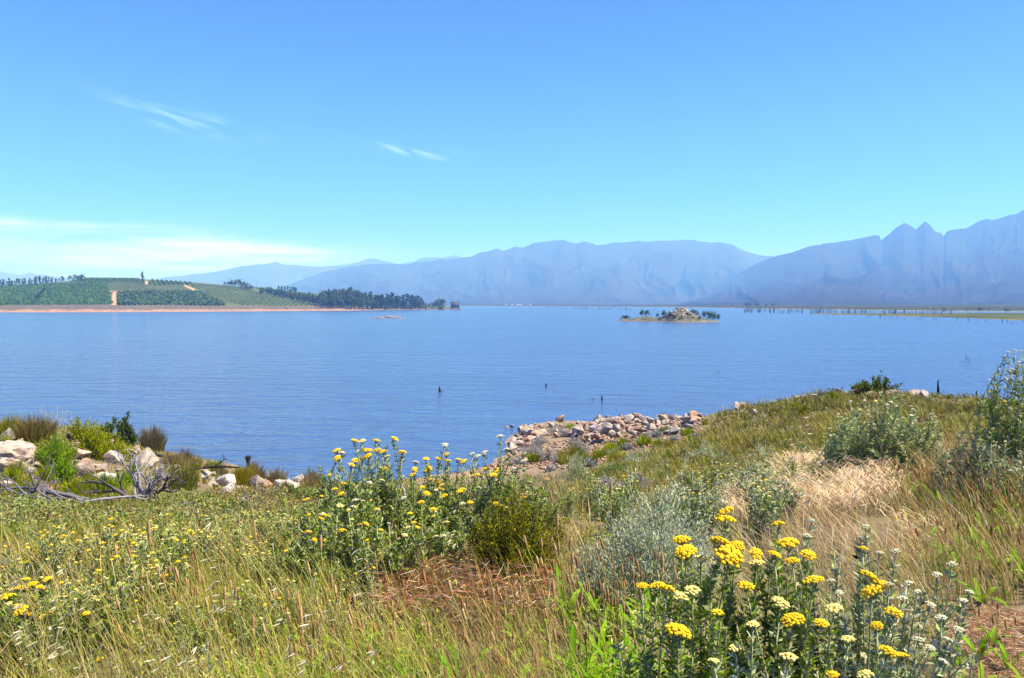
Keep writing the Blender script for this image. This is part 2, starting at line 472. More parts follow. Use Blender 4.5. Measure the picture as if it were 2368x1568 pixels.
mountain('mountain_range_behind', 'pale jagged blue range behind the wooded point',
         [(300, 668), (380, 642), (420, 637), (470, 633), (520, 624), (560, 616), (600, 611), (618, 612), (640, 606), (662, 613), (680, 612), (700, 615), (735, 617), (780, 615), (830, 607), (850, 600), (868, 598), (890, 603), (920, 611), (955, 607), (975, 597), (1000, 595), (1030, 596), (1052, 591), (1070, 597), (1120, 610), (1250, 640), (1500, 680), (1700, 600), (1770, 596), (1800, 590), (1825, 585), (1850, 592), (1950, 620), (2100, 690)], 14000, 9800, MT, 47, 0.7, nv=40)
mountain('mountain_range', 'long flat topped blue mountain range across the lake',
         [(560, 700), (640, 672), (690, 650), (720, 640), (745, 631), (762, 627), (800, 619), (850, 611), (900, 611), (930, 612), (960, 608), (1000, 603), (1060, 598), (1088, 594), (1100, 589), (1120, 582), (1140, 579), (1150, 576), (1164, 580), (1190, 571), (1205, 574), (1232, 563), (1262, 559), (1297, 554), (1330, 563), (1352, 558), (1380, 569), (1420, 562), (1480, 559), (1540, 557), (1600, 556), (1640, 562), (1668, 562), (1690, 567), (1708, 577), (1730, 584), (1755, 591), (1780, 594), (1830, 604), (1900, 630), (2000, 670), (2100, 700)],
         9600, 4700, MT, 5, 1.0, foot_z=4, nu=620, nv=120)
mountain('mountain_peaks', 'steep craggy blue massif with twin peaks',
         [(1560, 700), (1640, 668), (1700, 635), (1760, 604), (1800, 592), (1830, 584), (1860, 573), (1885, 567), (1950, 558), (2008, 547), (2018, 544), (2028, 546), (2033, 557), (2050, 543), (2068, 527), (2085, 517), (2098, 522), (2112, 531), (2124, 521), (2134, 513), (2144, 520), (2156, 536), (2171, 540), (2176, 548), (2184, 536), (2200, 531), (2226, 530), (2258, 512), (2275, 507), (2285, 511), (2310, 505), (2330, 497), (2340, 498), (2367, 482), (2450, 462), (2560, 480), (2700, 470), (2900, 540)],
         6900, 2300, MR, 17, 0.55, foot_z=3, nu=620, nv=130)

# ------------------------------------------------------------------ far flats beyond the lake
m, ns, ls = new_mat('flats')
geo = node(ns, 'ShaderNodeNewGeometry')
a = noise_tex(ns, ls, 0.012, 6, 0.6); c = noise_tex(ns, ls, 0.11, 5, 0.6)
cr = ramp(ns, ls, a.outputs['Fac'], [(0.36, (0.065, 0.082, 0.035)), (0.5, (0.115, 0.12, 0.055)), (0.64, (0.17, 0.145, 0.08))])
cr2 = ramp(ns, ls, c.outputs['Fac'], [(0.35, (0.7, 0.7, 0.7)), (0.65, (1.25, 1.22, 1.15))])
cc = mixrgb(ns, ls, 1.0, cr.outputs[0], cr2.outputs[0], 'MULTIPLY')
at = node(ns, 'ShaderNodeVertexColor', layer_name='Col')
cc = mixrgb(ns, ls, 1.0, cc, at.outputs['Color'], 'MULTIPLY')
p = node(ns, 'ShaderNodeBsdfPrincipled'); ls.new(cc, p.inputs['Base Color']); p.inputs['Roughness'].default_value = 1; p.inputs['Specular IOR Level'].default_value = 0.0
o_ = node(ns, 'ShaderNodeOutputMaterial'); ls.new(p.outputs[0], o_.inputs[0])
FLATS = m
def flats(name, label, edge, depths, zs, cols, nu=300, wob=0.0, seed=1):
    e = np.array(edge, float)
    us = np.linspace(e[0, 0], e[-1, 0], nu)
    vf = np.interp(us, e[:, 0], e[:, 1])
    a = (us - CU) / FPX
    y0 = EYE * FPX / (vf - 703)
    y0 = y0 * (1 + wob * fbm(us * 0.03, us * 0, seed, 4))
    rows, cs = [], []
    for dp, z, c in zip(depths, zs, cols):
        y = y0 + (dp if np.isscalar(dp) else np.interp(us, *zip(*dp)))
        zz = z + (0.25 * fbm(us * 0.1, us * 0 + dp if np.isscalar(dp) else us * 0, seed + 2, 3) * min(1, max(z, 0)))
        rows.append(np.stack([a * y, y, zz], -1)); cs.append(np.tile(np.array(c, float), (nu, 1)))
    b = MB()
    b.add(np.concatenate(rows), grid_quads(len(rows), nu), c=np.concatenate(cs))
    return tag(b.obj(name, FLATS, smooth=True), label, 'shore', kind='structure')
flats('far_shore', 'flat green far shore at the foot of the mountains',
      [(560, 708.5), (1060, 707.6), (1300, 708.6), (1500, 710.0), (1700, 712.5), (1740, 714.2), (1900, 716.2), (2100, 718.8), (2200, 719.6), (2367, 720.2), (2700, 720.5), (3000, 721)],
      [-8, 0, 14, 45, 70, 400, 1500, 3800], [-0.6, 0.0, 0.7, 1.1, 1.5, 3, 6, 9],
      [(1.5, 1.4, 1.5)] * 2 + [(0.8, 0.8, 0.8), (0.4, 0.46, 0.45)] + [(0.36, 0.42, 0.42)] * 4, wob=0.02, seed=3)
flats('marsh_flat', 'low green marsh flat running out into the lake',
      [(1880, 726.6), (1960, 728.2), (2060, 730.5), (2160, 733.5), (2260, 736.8), (2367, 741), (2600, 750), (2900, 760)],
      [-3, 0, [(1880, 2), (2000, 8), (2367, 9), (2900, 9)], [(1880, 6), (2000, 30), (2367, 40), (2900, 40)], [(1880, 14), (2000, 70), (2200, 190), (2367, 290), (2900, 330)], [(1880, 18), (2000, 78), (2200, 210), (2367, 310), (2900, 350)]],
      [-0.35, 0.0, 0.35, 0.6, 0.6, -0.3], [(1.0, 0.9, 0.7), (1.0, 0.9, 0.7), (0.7, 0.75, 0.6), (0.62, 0.70, 0.55), (0.62, 0.70, 0.55), (0.8, 0.8, 0.7)], wob=0.012, seed=8)

# ------------------------------------------------------------------ orchard hill on the left
_hc = np.array([(-900, 690), (-500, 668), (-200, 664), (0, 661), (80, 656), (158, 650), (204, 643), (320, 645), (450, 653), (512, 658), (583, 664), (640, 670), (682, 675), (731, 680), (763, 686), (820, 697), (900, 703), (980, 706), (1020, 709.5), (1044, 709.5), (1056, 711.5), (1064, 715), (1068, 717)], float)
_hs = np.array([(-900, 724), (0, 722.3), (300, 721.5), (600, 719.6), (760, 718.6), (860, 717.9), (960, 716.8), (1060, 715.8), (1068, 715.8)], float)
_hb = np.array([(-900, 706), (0, 706.5), (560, 707), (760, 708), (860, 710), (960, 711), (1020, 712.5), (1050, 713.5), (1068, 716)], float)
_S = np.array([-0.08, 0, 0.08, 0.30, 0.45, 0.60, 0.75, 0.9, 1.0, 1.15, 1.4, 1.8])
def hill_cols(u):
    u = np.asarray(u, float)
    vs_, vb, vc = (np.interp(u, t[:, 0], t[:, 1]) for t in (_hs, _hb, _hc))
    ds = EYE * FPX / (vs_ - 703)
    k = np.clip((vb - vc) / 40, 0.02, 1.5)
    wid = np.interp(u, [-900, 700, 900, 1040, 1068], [300, 260, 170, 90, 40])
    Zs, Ds = [], []
    for s in _S:
        if s <= 0: d = ds + s * 60; z = s * 12 + 0 * d
        elif s <= 0.3:
            f = s / 0.3; d = ds + f * np.minimum(55, wid * 0.2)
            z = EYE + (703 - vb) / FPX * d; z = np.maximum(z, 0.15) * (f ** 0.8 * 0.96 + 0.04)
        elif s <= 1.0:
            f = (s - 0.3) / 0.7; d = ds + np.minimum(55, wid * 0.2) + f * wid
            vv = vb + (vc - vb) * (1 - (1 - f) ** 1.35)
            z = np.maximum(EYE + (703 - vv) / FPX * d, 0.3)
        else:
            f = (s - 1.0); d = ds + np.minimum(55, wid * 0.2) + wid * (1 + f * 1.4)
            dc = ds + np.minimum(55, wid * 0.2) + wid
            zc = np.maximum(EYE + (703 - vc) / FPX * dc, 0.3)
            z = zc * (1 - 0.9 * f) - 10 * f * f
        Zs.append(z + 0 * d); Ds.append(d + 0 * z)
    return np.array(Ds), np.array(Zs)
def hill_at(u, v, lift=0.0):
    """point of the hill seen at photo pixel (u, v)"""
    D, Z = hill_cols(u)
    vv = 703 - FPX * (Z[1:9] - EYE) / D[1:9]
    d = np.interp(-v, -vv, D[1:9])
    z = np.interp(d, D[:, ], Z[:, ])
    return np.array([(u - CU) / FPX * d, d, z + lift])
def hill_z(x, y):
    """height of the hill at ground position (x, y) (scalar)"""
    u = CU + FPX * x / y
    D, Z = hill_cols(u)
    return float(np.interp(y, D, Z))
_us = np.unique(np.concatenate([np.linspace(-900, 0, 60), np.linspace(0, 1040, 261), np.linspace(1040, 1068, 16)]))
D, Z = hill_cols(_us)
Sf = np.linspace(-0.08, 1.8, 76)
Df = np.stack([np.interp(Sf, _S, D[:, i]) for i in range(len(_us))], 1); Zf = np.stack([np.interp(Sf, _S, Z[:, i]) for i in range(len(_us))], 1)
m, ns, ls = new_mat('hill_soil')
a = noise_tex(ns, ls, 0.02, 5, 0.6); c = noise_tex(ns, ls, 0.30, 5, 0.65)
g = ramp(ns, ls, a.outputs['Fac'], [(0.35, (0.062, 0.085, 0.032)), (0.65, (0.10, 0.115, 0.05))])
at = node(ns, 'ShaderNodeVertexColor', layer_name='Col')
sepc = node(ns, 'ShaderNodeSeparateColor'); ls.new(at.outputs['Color'], sepc.inputs[0])
sc2 = ramp(ns, ls, c.outputs['Fac'], [(0.32, (0.055, 0.055, 0.036)), (0.5, (0.105, 0.09, 0.062)), (0.7, (0.16, 0.13, 0.092))])
sand = ramp(ns, ls, c.outputs['Fac'], [(0.30, (0.22, 0.125, 0.07)), (0.55, (0.31, 0.18, 0.10)), (0.72, (0.50, 0.41, 0.30))])
cc = mixrgb(ns, ls, sepc.outputs[1], g.outputs[0], sc2.outputs[0])
cc = mixrgb(ns, ls, sepc.outputs[0], cc, sand.outputs[0])
p = node(ns, 'ShaderNodeBsdfPrincipled'); ls.new(cc, p.inputs['Base Color']); p.inputs['Roughness'].default_value = 1; p.inputs['Specular IOR Level'].default_value = 0.0
o_ = node(ns, 'ShaderNodeOutputMaterial'); ls.new(p.outputs[0], o_.inputs[0])
HILL = m
SS = np.repeat(Sf[:, None], len(_us), 1); UU = np.repeat(_us[None, :], len(Sf), 0)
edge = fbm(UU * 0.03, SS * 0, 4, 4) * 0.03
sandy = 0.85 * (1 - np.clip((SS - 0.045 - edge * 1.4) / 0.05, 0, 1))
sandy = sandy * np.clip(1.0 - (UU - 780) / 120, 0.12, 1)
scrub = 1 - np.clip((SS - 0.29) / 0.02, 0, 1)
cols = np.stack([sandy, scrub, 0 * SS], -1).reshape(-1, 3)
Zf = Zf + fbm(UU * 0.02, SS * 6, 14, 4) * np.clip(SS * 3, 0, 1) * 0.9 * np.clip((1068 - UU) / 60, 0, 1) * np.clip((0.97 - np.minimum(SS, 1.7 - SS)) / 0.2, 0, 1)
b = MB()
b.add(np.stack([(UU - CU) / FPX * Df, Df, Zf], -1).reshape(-1, 3), grid_quads(*SS.shape), c=cols)
tag(b.obj('hill', HILL, smooth=True), 'low green orchard hill across the lake with a bare sandy shore', 'hill', kind='structure')
# ------------------------------------------------------------------ shared shapes
LEAF = plant_mat('tree_leaf', 0.2, 0.75, 0.1, 0.3, 0.7, 1.15)
BARK = plant_mat('bark', 0.0, 0.9, 0.1, 0.3, 8.0)
LEAVES = plant_mat('leaf', 0.20, 0.7, 0.10, 0.22, 40.0, 1.2)
STRAW = plant_mat('straw', 0.20, 0.7, 0.10, 0.25, 25.0, 1.12)
PETAL = plant_mat('petal', 0.15, 0.7, 0.2, 0.15, 60.0)

def tube(b, pts, rad, sides=5, c=(0.2, 0.15, 0.1)):
    pts = np.asarray(pts, float); n = len(pts)
    rad = np.broadcast_to(np.asarray(rad, float), (n,))
    tan = np.gradient(pts, axis=0); tan /= np.linalg.norm(tan, axis=1, keepdims=True) + 1e-9
    ref = np.array([0.0, 0, 1]) if abs(tan[:, 2]).mean() < 0.9 else np.array([1.0, 0, 0])
    s = np.cross(tan, ref); s /= np.linalg.norm(s, axis=1, keepdims=True) + 1e-9
    w = np.cross(s, tan)
    an = np.arange(sides) * 2 * np.pi / sides
    ring = pts[:, None] + rad[:, None, None] * (np.cos(an)[None, :, None] * s[:, None] + np.sin(an)[None, :, None] * w[:, None])
    i = np.arange(n - 1)[:, None] * sides; j = np.arange(sides)[None, :]; k = (j + 1) % sides
    q = np.stack([i + j, i + k, i + sides + k, i + sides + j], -1).reshape(-1, 4)
    c = np.asarray(c, float)
    cc = np.repeat(c, sides, 0) if c.ndim == 2 else c
    v = ring.reshape(-1, 3)
    t = [(len(v) - sides + a, len(v) - sides + a + 1, len(v) - 1) for a in range(sides - 2)]
    b.add(v, q, t if sides > 2 else None, cc)

def unit(n, g):
    v = g.normal(size=(n, 3)); return v / np.linalg.norm(v, axis=1, keepdims=True)
def cards(b, pos, size, g, col, aspect=1.6, dirs=None, cv=0.25, up=0.0):
    """leaf-sized diamond faces, one per position"""
    n = len(pos)
    d = unit(n, g) if dirs is None else dirs
    if up: d = d + np.array([0, 0, up]); d /= np.linalg.norm(d, axis=1, keepdims=True)
    s = np.cross(d, unit(n, g)); s /= np.linalg.norm(s, axis=1, keepdims=True) + 1e-9
    L = np.broadcast_to(np.asarray(size, float), (n,)) * g.uniform(0.7, 1.3, n)
    W = L / aspect
    a = pos - d * L[:, None] * 0.5; t = pos + d * L[:, None] * 0.5
    l = pos + s * W[:, None] * 0.5; r = pos - s * W[:, None] * 0.5
    v = np.stack([a, r, t, l], 1).reshape(-1, 3)
    q = np.arange(n * 4).reshape(-1, 4)
    col = np.asarray(col, float)
    if col.ndim == 1: col = np.tile(col, (n, 1))
    col = np.clip(col * (1 + cv * g.normal(size=(n, 1))) * (1 + 0.06 * g.normal(size=(n, 3))), 0.005, 0.95)
    b.add(v, q, c=np.repeat(col, 4, 0))

def crown_points(g, n, clumps, spread, prof):
    """points bunched in clumps through a crown; prof(g) draws a clump centre"""
    cs = np.array([prof(g) for _ in range(clumps)])
    k = g.integers(0, clumps, n)
    d = unit(n, g) * (g.uniform(0, 1, (n, 1)) ** 0.45)
    return cs[k] + d * np.asarray(spread) * g.uniform(0.6, 1.25, (clumps, 1))[k]
def tree_meshes(kind, seed):
    """trunk and crown of one tree, unit height"""
    g = np.random.default_rng(seed)
    tb, cb = MB(), MB()
    bend = g.normal(0, 0.02, 2)
    th = {'pine': 0.85, 'gum': 0.8, 'broad': 0.55, 'cypress': 0.9, 'shrub': 0.4}[kind]
    zs = np.linspace(-0.03, th, 6)
    tube(tb, np.stack([bend[0] * zs * 2, bend[1] * zs * 2, zs], 1), np.linspace(0.028, 0.006, 6), 6, (0.10, 0.075, 0.055))
    for k in range(5 if kind != 'cypress' else 2):
        z0 = g.uniform(0.3, 0.75) * th; a = g.uniform(0, 6.28); L = g.uniform(0.12, 0.24)
        tube(tb, [(0, 0, z0), (math.cos(a) * L * .5, math.sin(a) * L * .5, z0 + L * .35), (math.cos(a) * L, math.sin(a) * L, z0 + L * .8)], [0.012, 0.008, 0.003], 4, (0.10, 0.08, 0.06))
    if kind == 'pine':
        w = g.uniform(0.13, 0.2)
        def prof(g):
            z = g.uniform(0.12, 0.97); r = w * (1.15 - z) ** 0.7 * g.uniform(0.3, 1.15); a = g.uniform(0, 6.28)
            return (r * math.cos(a), r * math.sin(a), z)
        P = crown_points(g, 640, 34, (0.075, 0.075, 0.055), prof); col = (0.066, 0.108, 0.042); sz = 0.066
    elif kind == 'gum':
        w = g.uniform(0.17, 0.24)
        def prof(g):
            z = g.uniform(0.12, 0.95); r = w * math.sin(math.pi * min(0.97, z * 0.82 + 0.1)) * g.uniform(0.2, 1.1); a = g.uniform(0, 6.28)
            return (r * math.cos(a), r * math.sin(a), z)
        P = crown_points(g, 640, 28, (0.085, 0.085, 0.075), prof); col = (0.108, 0.145, 0.052); sz = 0.064
    elif kind == 'cypress':
        def prof(g):
            z = g.uniform(0.08, 0.98); r = 0.20 * math.sin(math.pi * (0.08 + 0.9 * z)) ** 0.8 * g.uniform(0.1, 1.0); a = g.uniform(0, 6.28)
            return (r * math.cos(a), r * math.sin(a), z)
        P = crown_points(g, 620, 48, (0.055, 0.055, 0.07), prof); col = (0.034, 0.056, 0.028); sz = 0.06
    elif kind == 'broad':
        def prof(g):
            a = g.uniform(0, 6.28); e = g.uniform(-0.8, 1.4); r = g.uniform(0.3, 1.0)
            return (0.42 * r * math.cos(a) * math.cos(e), 0.42 * r * math.sin(a) * math.cos(e), 0.46 + 0.46 * r * math.sin(e))
        P = crown_points(g, 760, 34, (0.13, 0.13, 0.10), prof); col = (0.096, 0.135, 0.042); sz = 0.078
    else:
        def prof(g):
            a = g.uniform(0, 6.28); e = g.uniform(-0.2, 1.4); r = g.uniform(0.35, 1.0)
            return (0.55 * r * math.cos(a) * math.cos(e), 0.55 * r * math.sin(a) * math.cos(e), 0.36 + 0.55 * r * math.sin(e))
        P = crown_points(g, 420, 18, (0.19, 0.19, 0.16), prof); col = (0.050, 0.072, 0.030); sz = 0.11
    P[:, 2] = np.maximum(P[:, 2], 0.03)
    cards(cb, P, sz, g, np.array(col), 1.4)
    return tb.mesh('trunk', BARK), cb.mesh('crown', LEAF)
TREES = {k: [tree_meshes(k, 100 + 17 * i + sum(map(ord, k))) for i in range(n)] for k, n in (('pine', 5), ('gum', 5), ('broad', 4), ('cypress', 1), ('shrub', 4))}
_tree_i = 0
def tree(name, kind, loc, h, label, group=None, wide=1.0, cat='tree'):
    global _tree_i
    _tree_i += 1
    tm, cm = TREES[kind][_tree_i % len(TREES[kind])]
    t = empty(name, loc, random.uniform(0, 6.28))
    t.scale = (h * wide, h * wide, h)
    child('trunk', tm, t); child('crown', cm, t)
    return tag(t, label, cat, group)

# ------------------------------------------------------------------ orchards on the hill
def in_poly(u, v, poly):
    poly = np.asarray(poly, float); inside = False; j = len(poly) - 1
    for i in range(len(poly)):
        if (poly[i, 1] > v) != (poly[j, 1] > v) and u < (poly[j, 0] - poly[i, 0]) * (v - poly[i, 1]) / (poly[j, 1] - poly[i, 1]) + poly[i, 0]:
            inside = not inside
        j = i
    return inside
def field_rows(poly_px, ang, spacing, step):
    """plant spots in rows across a block of the hill; ang = row direction from +x, metres"""
    W = np.array([hill_at(u, v) for u, v in poly_px])
    c, s = math.cos(ang), math.sin(ang)
    A = W[:, 0] * c + W[:, 1] * s; B = -W[:, 0] * s + W[:, 1] * c
    PW = np.stack([W[:, 0], W[:, 1]], 1)
    rows = []
    for bb in np.arange(B.min(), B.max(), spacing):
        pts = []
        for aa in np.arange(A.min(), A.max(), step):
            x, y = aa * c - bb * s, aa * s + bb * c
            if in_poly(x, y, PW): pts.append((x, y, hill_z(x, y)))
        if len(pts) > 3: rows.append(np.array(pts))
    return rows
def clump_row(b, pts, h, w, col, g, n=7, k=0.62):
    pts = np.asarray(pts); m = len(pts)
    off = unit(m * n, g) * (g.uniform(0, 1, (m * n, 1)) ** 0.4) * np.array([w, w, h * 0.5])
    P = np.repeat(pts + np.array([0, 0, h * 0.52]), n, 0) + off
    cards(b, P, max(w, h) * k, g, np.array(col), 1.2, None, 0.14)
g = np.random.default_rng(5)
block_a = [(273, 677.5), (462, 675.5), (530, 707), (272, 706.5)]
for r_ in field_rows(block_a, R(128), 5.2, 2.4):
    b = MB(); clump_row(b, r_, 2.6, 1.25, (0.11, 0.165, 0.045), g, 16, 0.85)
    tag(b.obj('orchard_row', LEAF), 'row of dark green orchard trees between the orange tracks', 'orchard row', 'orchard rows in the block between the tracks')
for r_ in field_rows([(345, 648.5), (450, 655.5), (438, 660.5), (348, 659)], R(118), 6.0, 2.6):
    b = MB(); clump_row(b, r_, 2.2, 1.1, (0.08, 0.14, 0.04), g, 16, 0.95)
    tag(b.obj('orchard_row', LEAF), 'short row of green orchard trees beside the lone cypress', 'orchard row', 'orchard rows beside the lone cypress')
def field(label, poly, ang, spacing, step, h, w, col, n=6):
    b = MB()
    for r_ in field_rows(poly, ang, spacing, step): clump_row(b, r_, h, w, col, g, n + 3)
    tag(b.obj('orchard_block', LEAF), label, 'orchard', kind='stuff')
field('wide dark green orchard block left of the orange track', [(-200, 668), (0, 665), (100, 659), (180, 656), (252, 657), (255, 676), (262, 706), (-200, 705.5)], R(6), 4.6, 2.2, 2.6, 1.3, (0.095, 0.165, 0.038), 6)
field('grey green young orchard block on the upper slope', [(250, 655), (330, 655), (345, 660), (425, 662), (440, 674), (255, 675)], R(100), 5.5, 2.6, 1.5, 1.0, (0.115, 0.16, 0.06), 5)
field('green orchard block along the hill crest', [(204, 644.5), (325, 646), (328, 655), (215, 655), (165, 652)], R(20), 5.0, 2.4, 2.0, 1.1, (0.09, 0.15, 0.05), 5)
field('grey green young orchard block sloping to the hedge', [(440, 657), (512, 661), (575, 668), (600, 678), (740, 707.5), (556, 707), (470, 678), (443, 664)], R(96), 5.5, 2.6, 1.6, 1.0, (0.11, 0.165, 0.052), 5)
field('bright green orchard strip above the tree hedge', [(585, 665), (640, 671), (735, 682), (760, 688), (700, 686), (600, 672)], R(100), 5.0, 2.4, 1.8, 1.1, (0.10, 0.17, 0.045), 5)
m, ns, ls = new_mat('track_soil')
c_ = noise_tex(ns, ls, 0.25, 5); cr = ramp(ns, ls, c_.outputs['Fac'], [(0.3, (0.36, 0.17, 0.08)), (0.7, (0.46, 0.25, 0.135))])
p = node(ns, 'ShaderNodeBsdfPrincipled'); ls.new(cr.outputs[0], p.inputs['Base Color']); p.inputs['Roughness'].default_value = 1
o_ = node(ns, 'ShaderNodeOutputMaterial'); ls.new(p.outputs[0], o_.inputs[0]); TRACK = m
def track(label, left, right, n=14):
    L = np.array(left, float); Rr = np.array(right, float)
    t = np.linspace(0, 1, n); tk = np.linspace(0, 1, len(L))
    rows = []
    for tt in t:
        a_ = [np.interp(tt, tk, L[:, i]) for i in (0, 1)]; b_ = [np.interp(tt, tk, Rr[:, i]) for i in (0, 1)]
        rows += [hill_at(a_[0] + (b_[0] - a_[0]) * f, a_[1] + (b_[1] - a_[1]) * f, 0.55) for f in (0, 0.33, 0.67, 1)]
    b = MB(); b.add(np.array(rows), grid_quads(n, 4))
    tag(b.obj('farm_track', TRACK, smooth=True), label, 'track', kind='structure')
track('orange earth track running down to the sandy shore', [(263, 677), (259, 690), (257, 706.8)], [(270, 677), (270, 690), (270, 706.8)])
track('short orange earth track at the top of the orchards', [(237, 656.5), (237, 666), (235.5, 674.5)], [(247, 656.5), (248, 666), (249, 674.5)])
track('thin orange track crossing between orchard blocks', [(236, 673.8), (340, 675.2), (450, 674.5)], [(250, 675.4), (340, 676.6), (450, 676.0)], 30)
track('orange track slanting across the upper orchard', [(424, 660.8), (444, 671), (461, 678)], [(432, 660.8), (455, 671), (467, 678)])
track('pale bare patch beside the lone cypress', [(338, 651), (337, 659.5)], [(343, 651), (345, 659.5)])

# trees of the hill
def hill_tree(u, v, kind, px, label, group=None, wide=1.0, name=None, back=0.0):
    q = hill_at(u, v); q[1] += back; q[0] = (u - CU) / FPX * q[1]; q[2] = hill_z(q[0], q[1]) - 0.1
    return tree(name or {'pine': 'pine_tree', 'gum': 'gum_tree', 'broad': 'broadleaf_tree', 'cypress': 'cypress_tree', 'shrub': 'shrub'}[kind], kind, q, px * q[1] / FPX, label, group, wide)
hill_tree(331, 657, 'cypress', 28, 'lone dark cypress standing on the orchard hill', wide=0.95)
for i in range(44):
    u = -60 + i * 4.9 + g.normal() * 1.5
    v = np.interp(u, [-60, 0, 100, 158, 195], [666, 664, 656, 651, 648])
    hill_tree(u, v, ['gum', 'pine'][i % 2], (15 + 2.5 * g.normal() - (3 if 125 < u < 150 else 0)) * np.interp(u, [0, 120, 195], [1.05, 0.9, 1.0]), 'thin tree in the windbreak along the hill crest', 'windbreak trees along the hill crest', 1.1)
for u, v, h_ in ((165, 650, 15), (176, 650, 17), (186, 650, 17), (193, 649, 16)):
    hill_tree(u, v, 'broad', h_, 'dense dark tree closing the end of the crest windbreak', 'dense trees at the windbreak end', 0.95)
for i in range(11):
    f = i / 10
    hill_tree(78 + f * 30 + g.normal() * 1.2, 706 - f * 36, 'broad' if i < 3 else 'shrub', 14 - 6 * f, 'grey green tree in the short line dividing the orchard', 'trees dividing the left orchard', 0.8)
for u, v, h_ in ((521, 661, 10), (530, 661, 13), (538, 662, 17), (547, 663, 20), (556, 664, 20), (565, 667, 19), (573, 670, 18), (580, 672, 16), (560, 668, 14)):
    hill_tree(u, v, 'broad', h_, 'dark bushy tree in the clump on the hill shoulder', 'tree clump on the hill shoulder', 0.9)
for u, v, h_ in ((645, 671, 11), (652, 672, 11), (659, 673, 11), (666, 674, 13), (673, 675, 12), (680, 675, 13), (685, 677, 13)):
    hill_tree(u, v, 'pine', h_, 'small dark tree in the row above the hedge', 'small trees above the hedge', 1.6)
for i in range(46):
    f = i / 45
    u = 604 + f * 136 + g.normal() * 2; v = np.interp(u, [604, 640, 690, 740], [678, 686, 697, 706]) + g.normal() * 0.8
    hill_tree(u, v, ['broad', 'gum'][i % 3 == 0], np.interp(u, [604, 640, 690, 740], [15, 21, 21, 28]) * g.uniform(0.8, 1.1), 'dark tree in the sloping hedge below the orchard', 'trees of the sloping hedge', 0.75)
for i in range(72):
    u = 745 + (i % 24) * 5.6 + g.normal() * 2; row = i // 24
    h_ = np.interp(u, [745, 775, 805, 850, 880], [34, 40, 40, 33, 31]) * g.uniform(0.82, 1.08) * (1.0 if row else 0.85)
    hill_tree(u, np.interp(u, [745, 880], [712, 714]) - row * 4, ['gum', 'broad', 'gum'][i % 3], h_, 'tall grey green tree in the shore grove', 'trees of the shore grove', 0.85)
for i in range(34):
    u = 868 + (i % 17) * 6.6 + g.normal() * 1.6; row = i // 17
    h_ = np.interp(u, [868, 900, 940, 980], [30, 33, 30, 24]) * g.uniform(0.85, 1.08) * (1 if row else 0.8)
    hill_tree(u, np.interp(u, [868, 980], [713.5, 713.5]) - row * 2.5, 'pine', h_, 'tall dark pine in the stand on the point', 'pines on the wooded point', 1.35)
for u, h_ in ((962, 19), (972, 18), (984, 16), (992, 15), (1000, 16), (1008, 23), (1014, 27), (1019, 28), (1024, 25), (1004, 18)):
    hill_tree(u, 714, 'broad', h_, 'round grey green tree near the pump house', 'trees near the pump house', 0.62)
for i in range(46):
    u = g.uniform(800, 1050); v = g.uniform(714, 716.4)
    hill_tree(u, v, 'shrub', g.uniform(2.5, 6.0), 'low bush on the shore of the wooded point', 'bushes along the wooded point', 1.5)
for i in range(26):
    u = g.uniform(0, 760); v = np.interp(u, [0, 760], [713, 712]) + g.normal() * 2
    hill_tree(u, v, 'shrub', g.uniform(1.0, 2.2), 'tiny scrub bush on the bare bank under the orchards', 'scrub on the bare bank', 2.2)

# ------------------------------------------------------------------ pump house on the point
def box_mb(b, x0, x1, y0, y1, z0, z1, c):
    v = [(x0, y0, z0), (x1, y0, z0), (x1, y1, z0), (x0, y1, z0), (x0, y0, z1), (x1, y0, z1), (x1, y1, z1), (x0, y1, z1)]
    b.add(v, [(0, 3, 2, 1), (4, 5, 6, 7), (0, 1, 5, 4), (1, 2, 6, 5), (2, 3, 7, 6), (3, 0, 4, 7)], c=c)
CONC = plant_mat('concrete', 0.0, 0.9, 0.2, 0.25, 0.6)
q = at_y(1051.5, 715.6, 1085.0)
ph = tag(empty('pump_house', (q[0], 1085.0, 0.0)), 'square grey pump house standing over the water at the point', 'building')
s_ = 1085 / FPX
w_ = 9.6 * s_; zb, zt = (715.6 - 711.0) * s_, (715.6 - 698.2) * s_
b = MB(); box_mb(b, -w_, w_, 0, 2 * w_, zb, zt, (0.105, 0.10, 0.12)); b.obj('wall', CONC, ph)
for i in range(7):
    b = MB(); x = -w_ + 0.25 + i * (2 * w_ - 1.1) / 6; box_mb(b, x, x + 0.6, -0.28, 0.0, zb + 0.2, zt - 0.5, (0.15, 0.15, 0.17)); b.obj('wall_panel', CONC, ph)
b = MB(); box_mb(b, -w_ - 0.3, w_ + 0.3, -0.5, 2 * w_ + 0.3, zt, zt + 0.45, (0.09, 0.09, 0.10)); b.obj('roof', CONC, ph)
b = MB(); box_mb(b, -w_ * 0.3, w_ + 0.9, -0.9, 2 * w_, zb - 0.5, zb, (0.26, 0.25, 0.25)); b.obj('floor_slab', CONC, ph)
for x, y in ((w_ - 1.2, 0.3), (w_ - 1.2, 2 * w_ - 1.4), (w_ - 4.5, 0.3)):
    b = MB(); box_mb(b, x, x + 1.1, y, y + 1.1, -3, zb - 0.5, (0.13, 0.13, 0.14)); b.obj('pillar', CONC, ph)

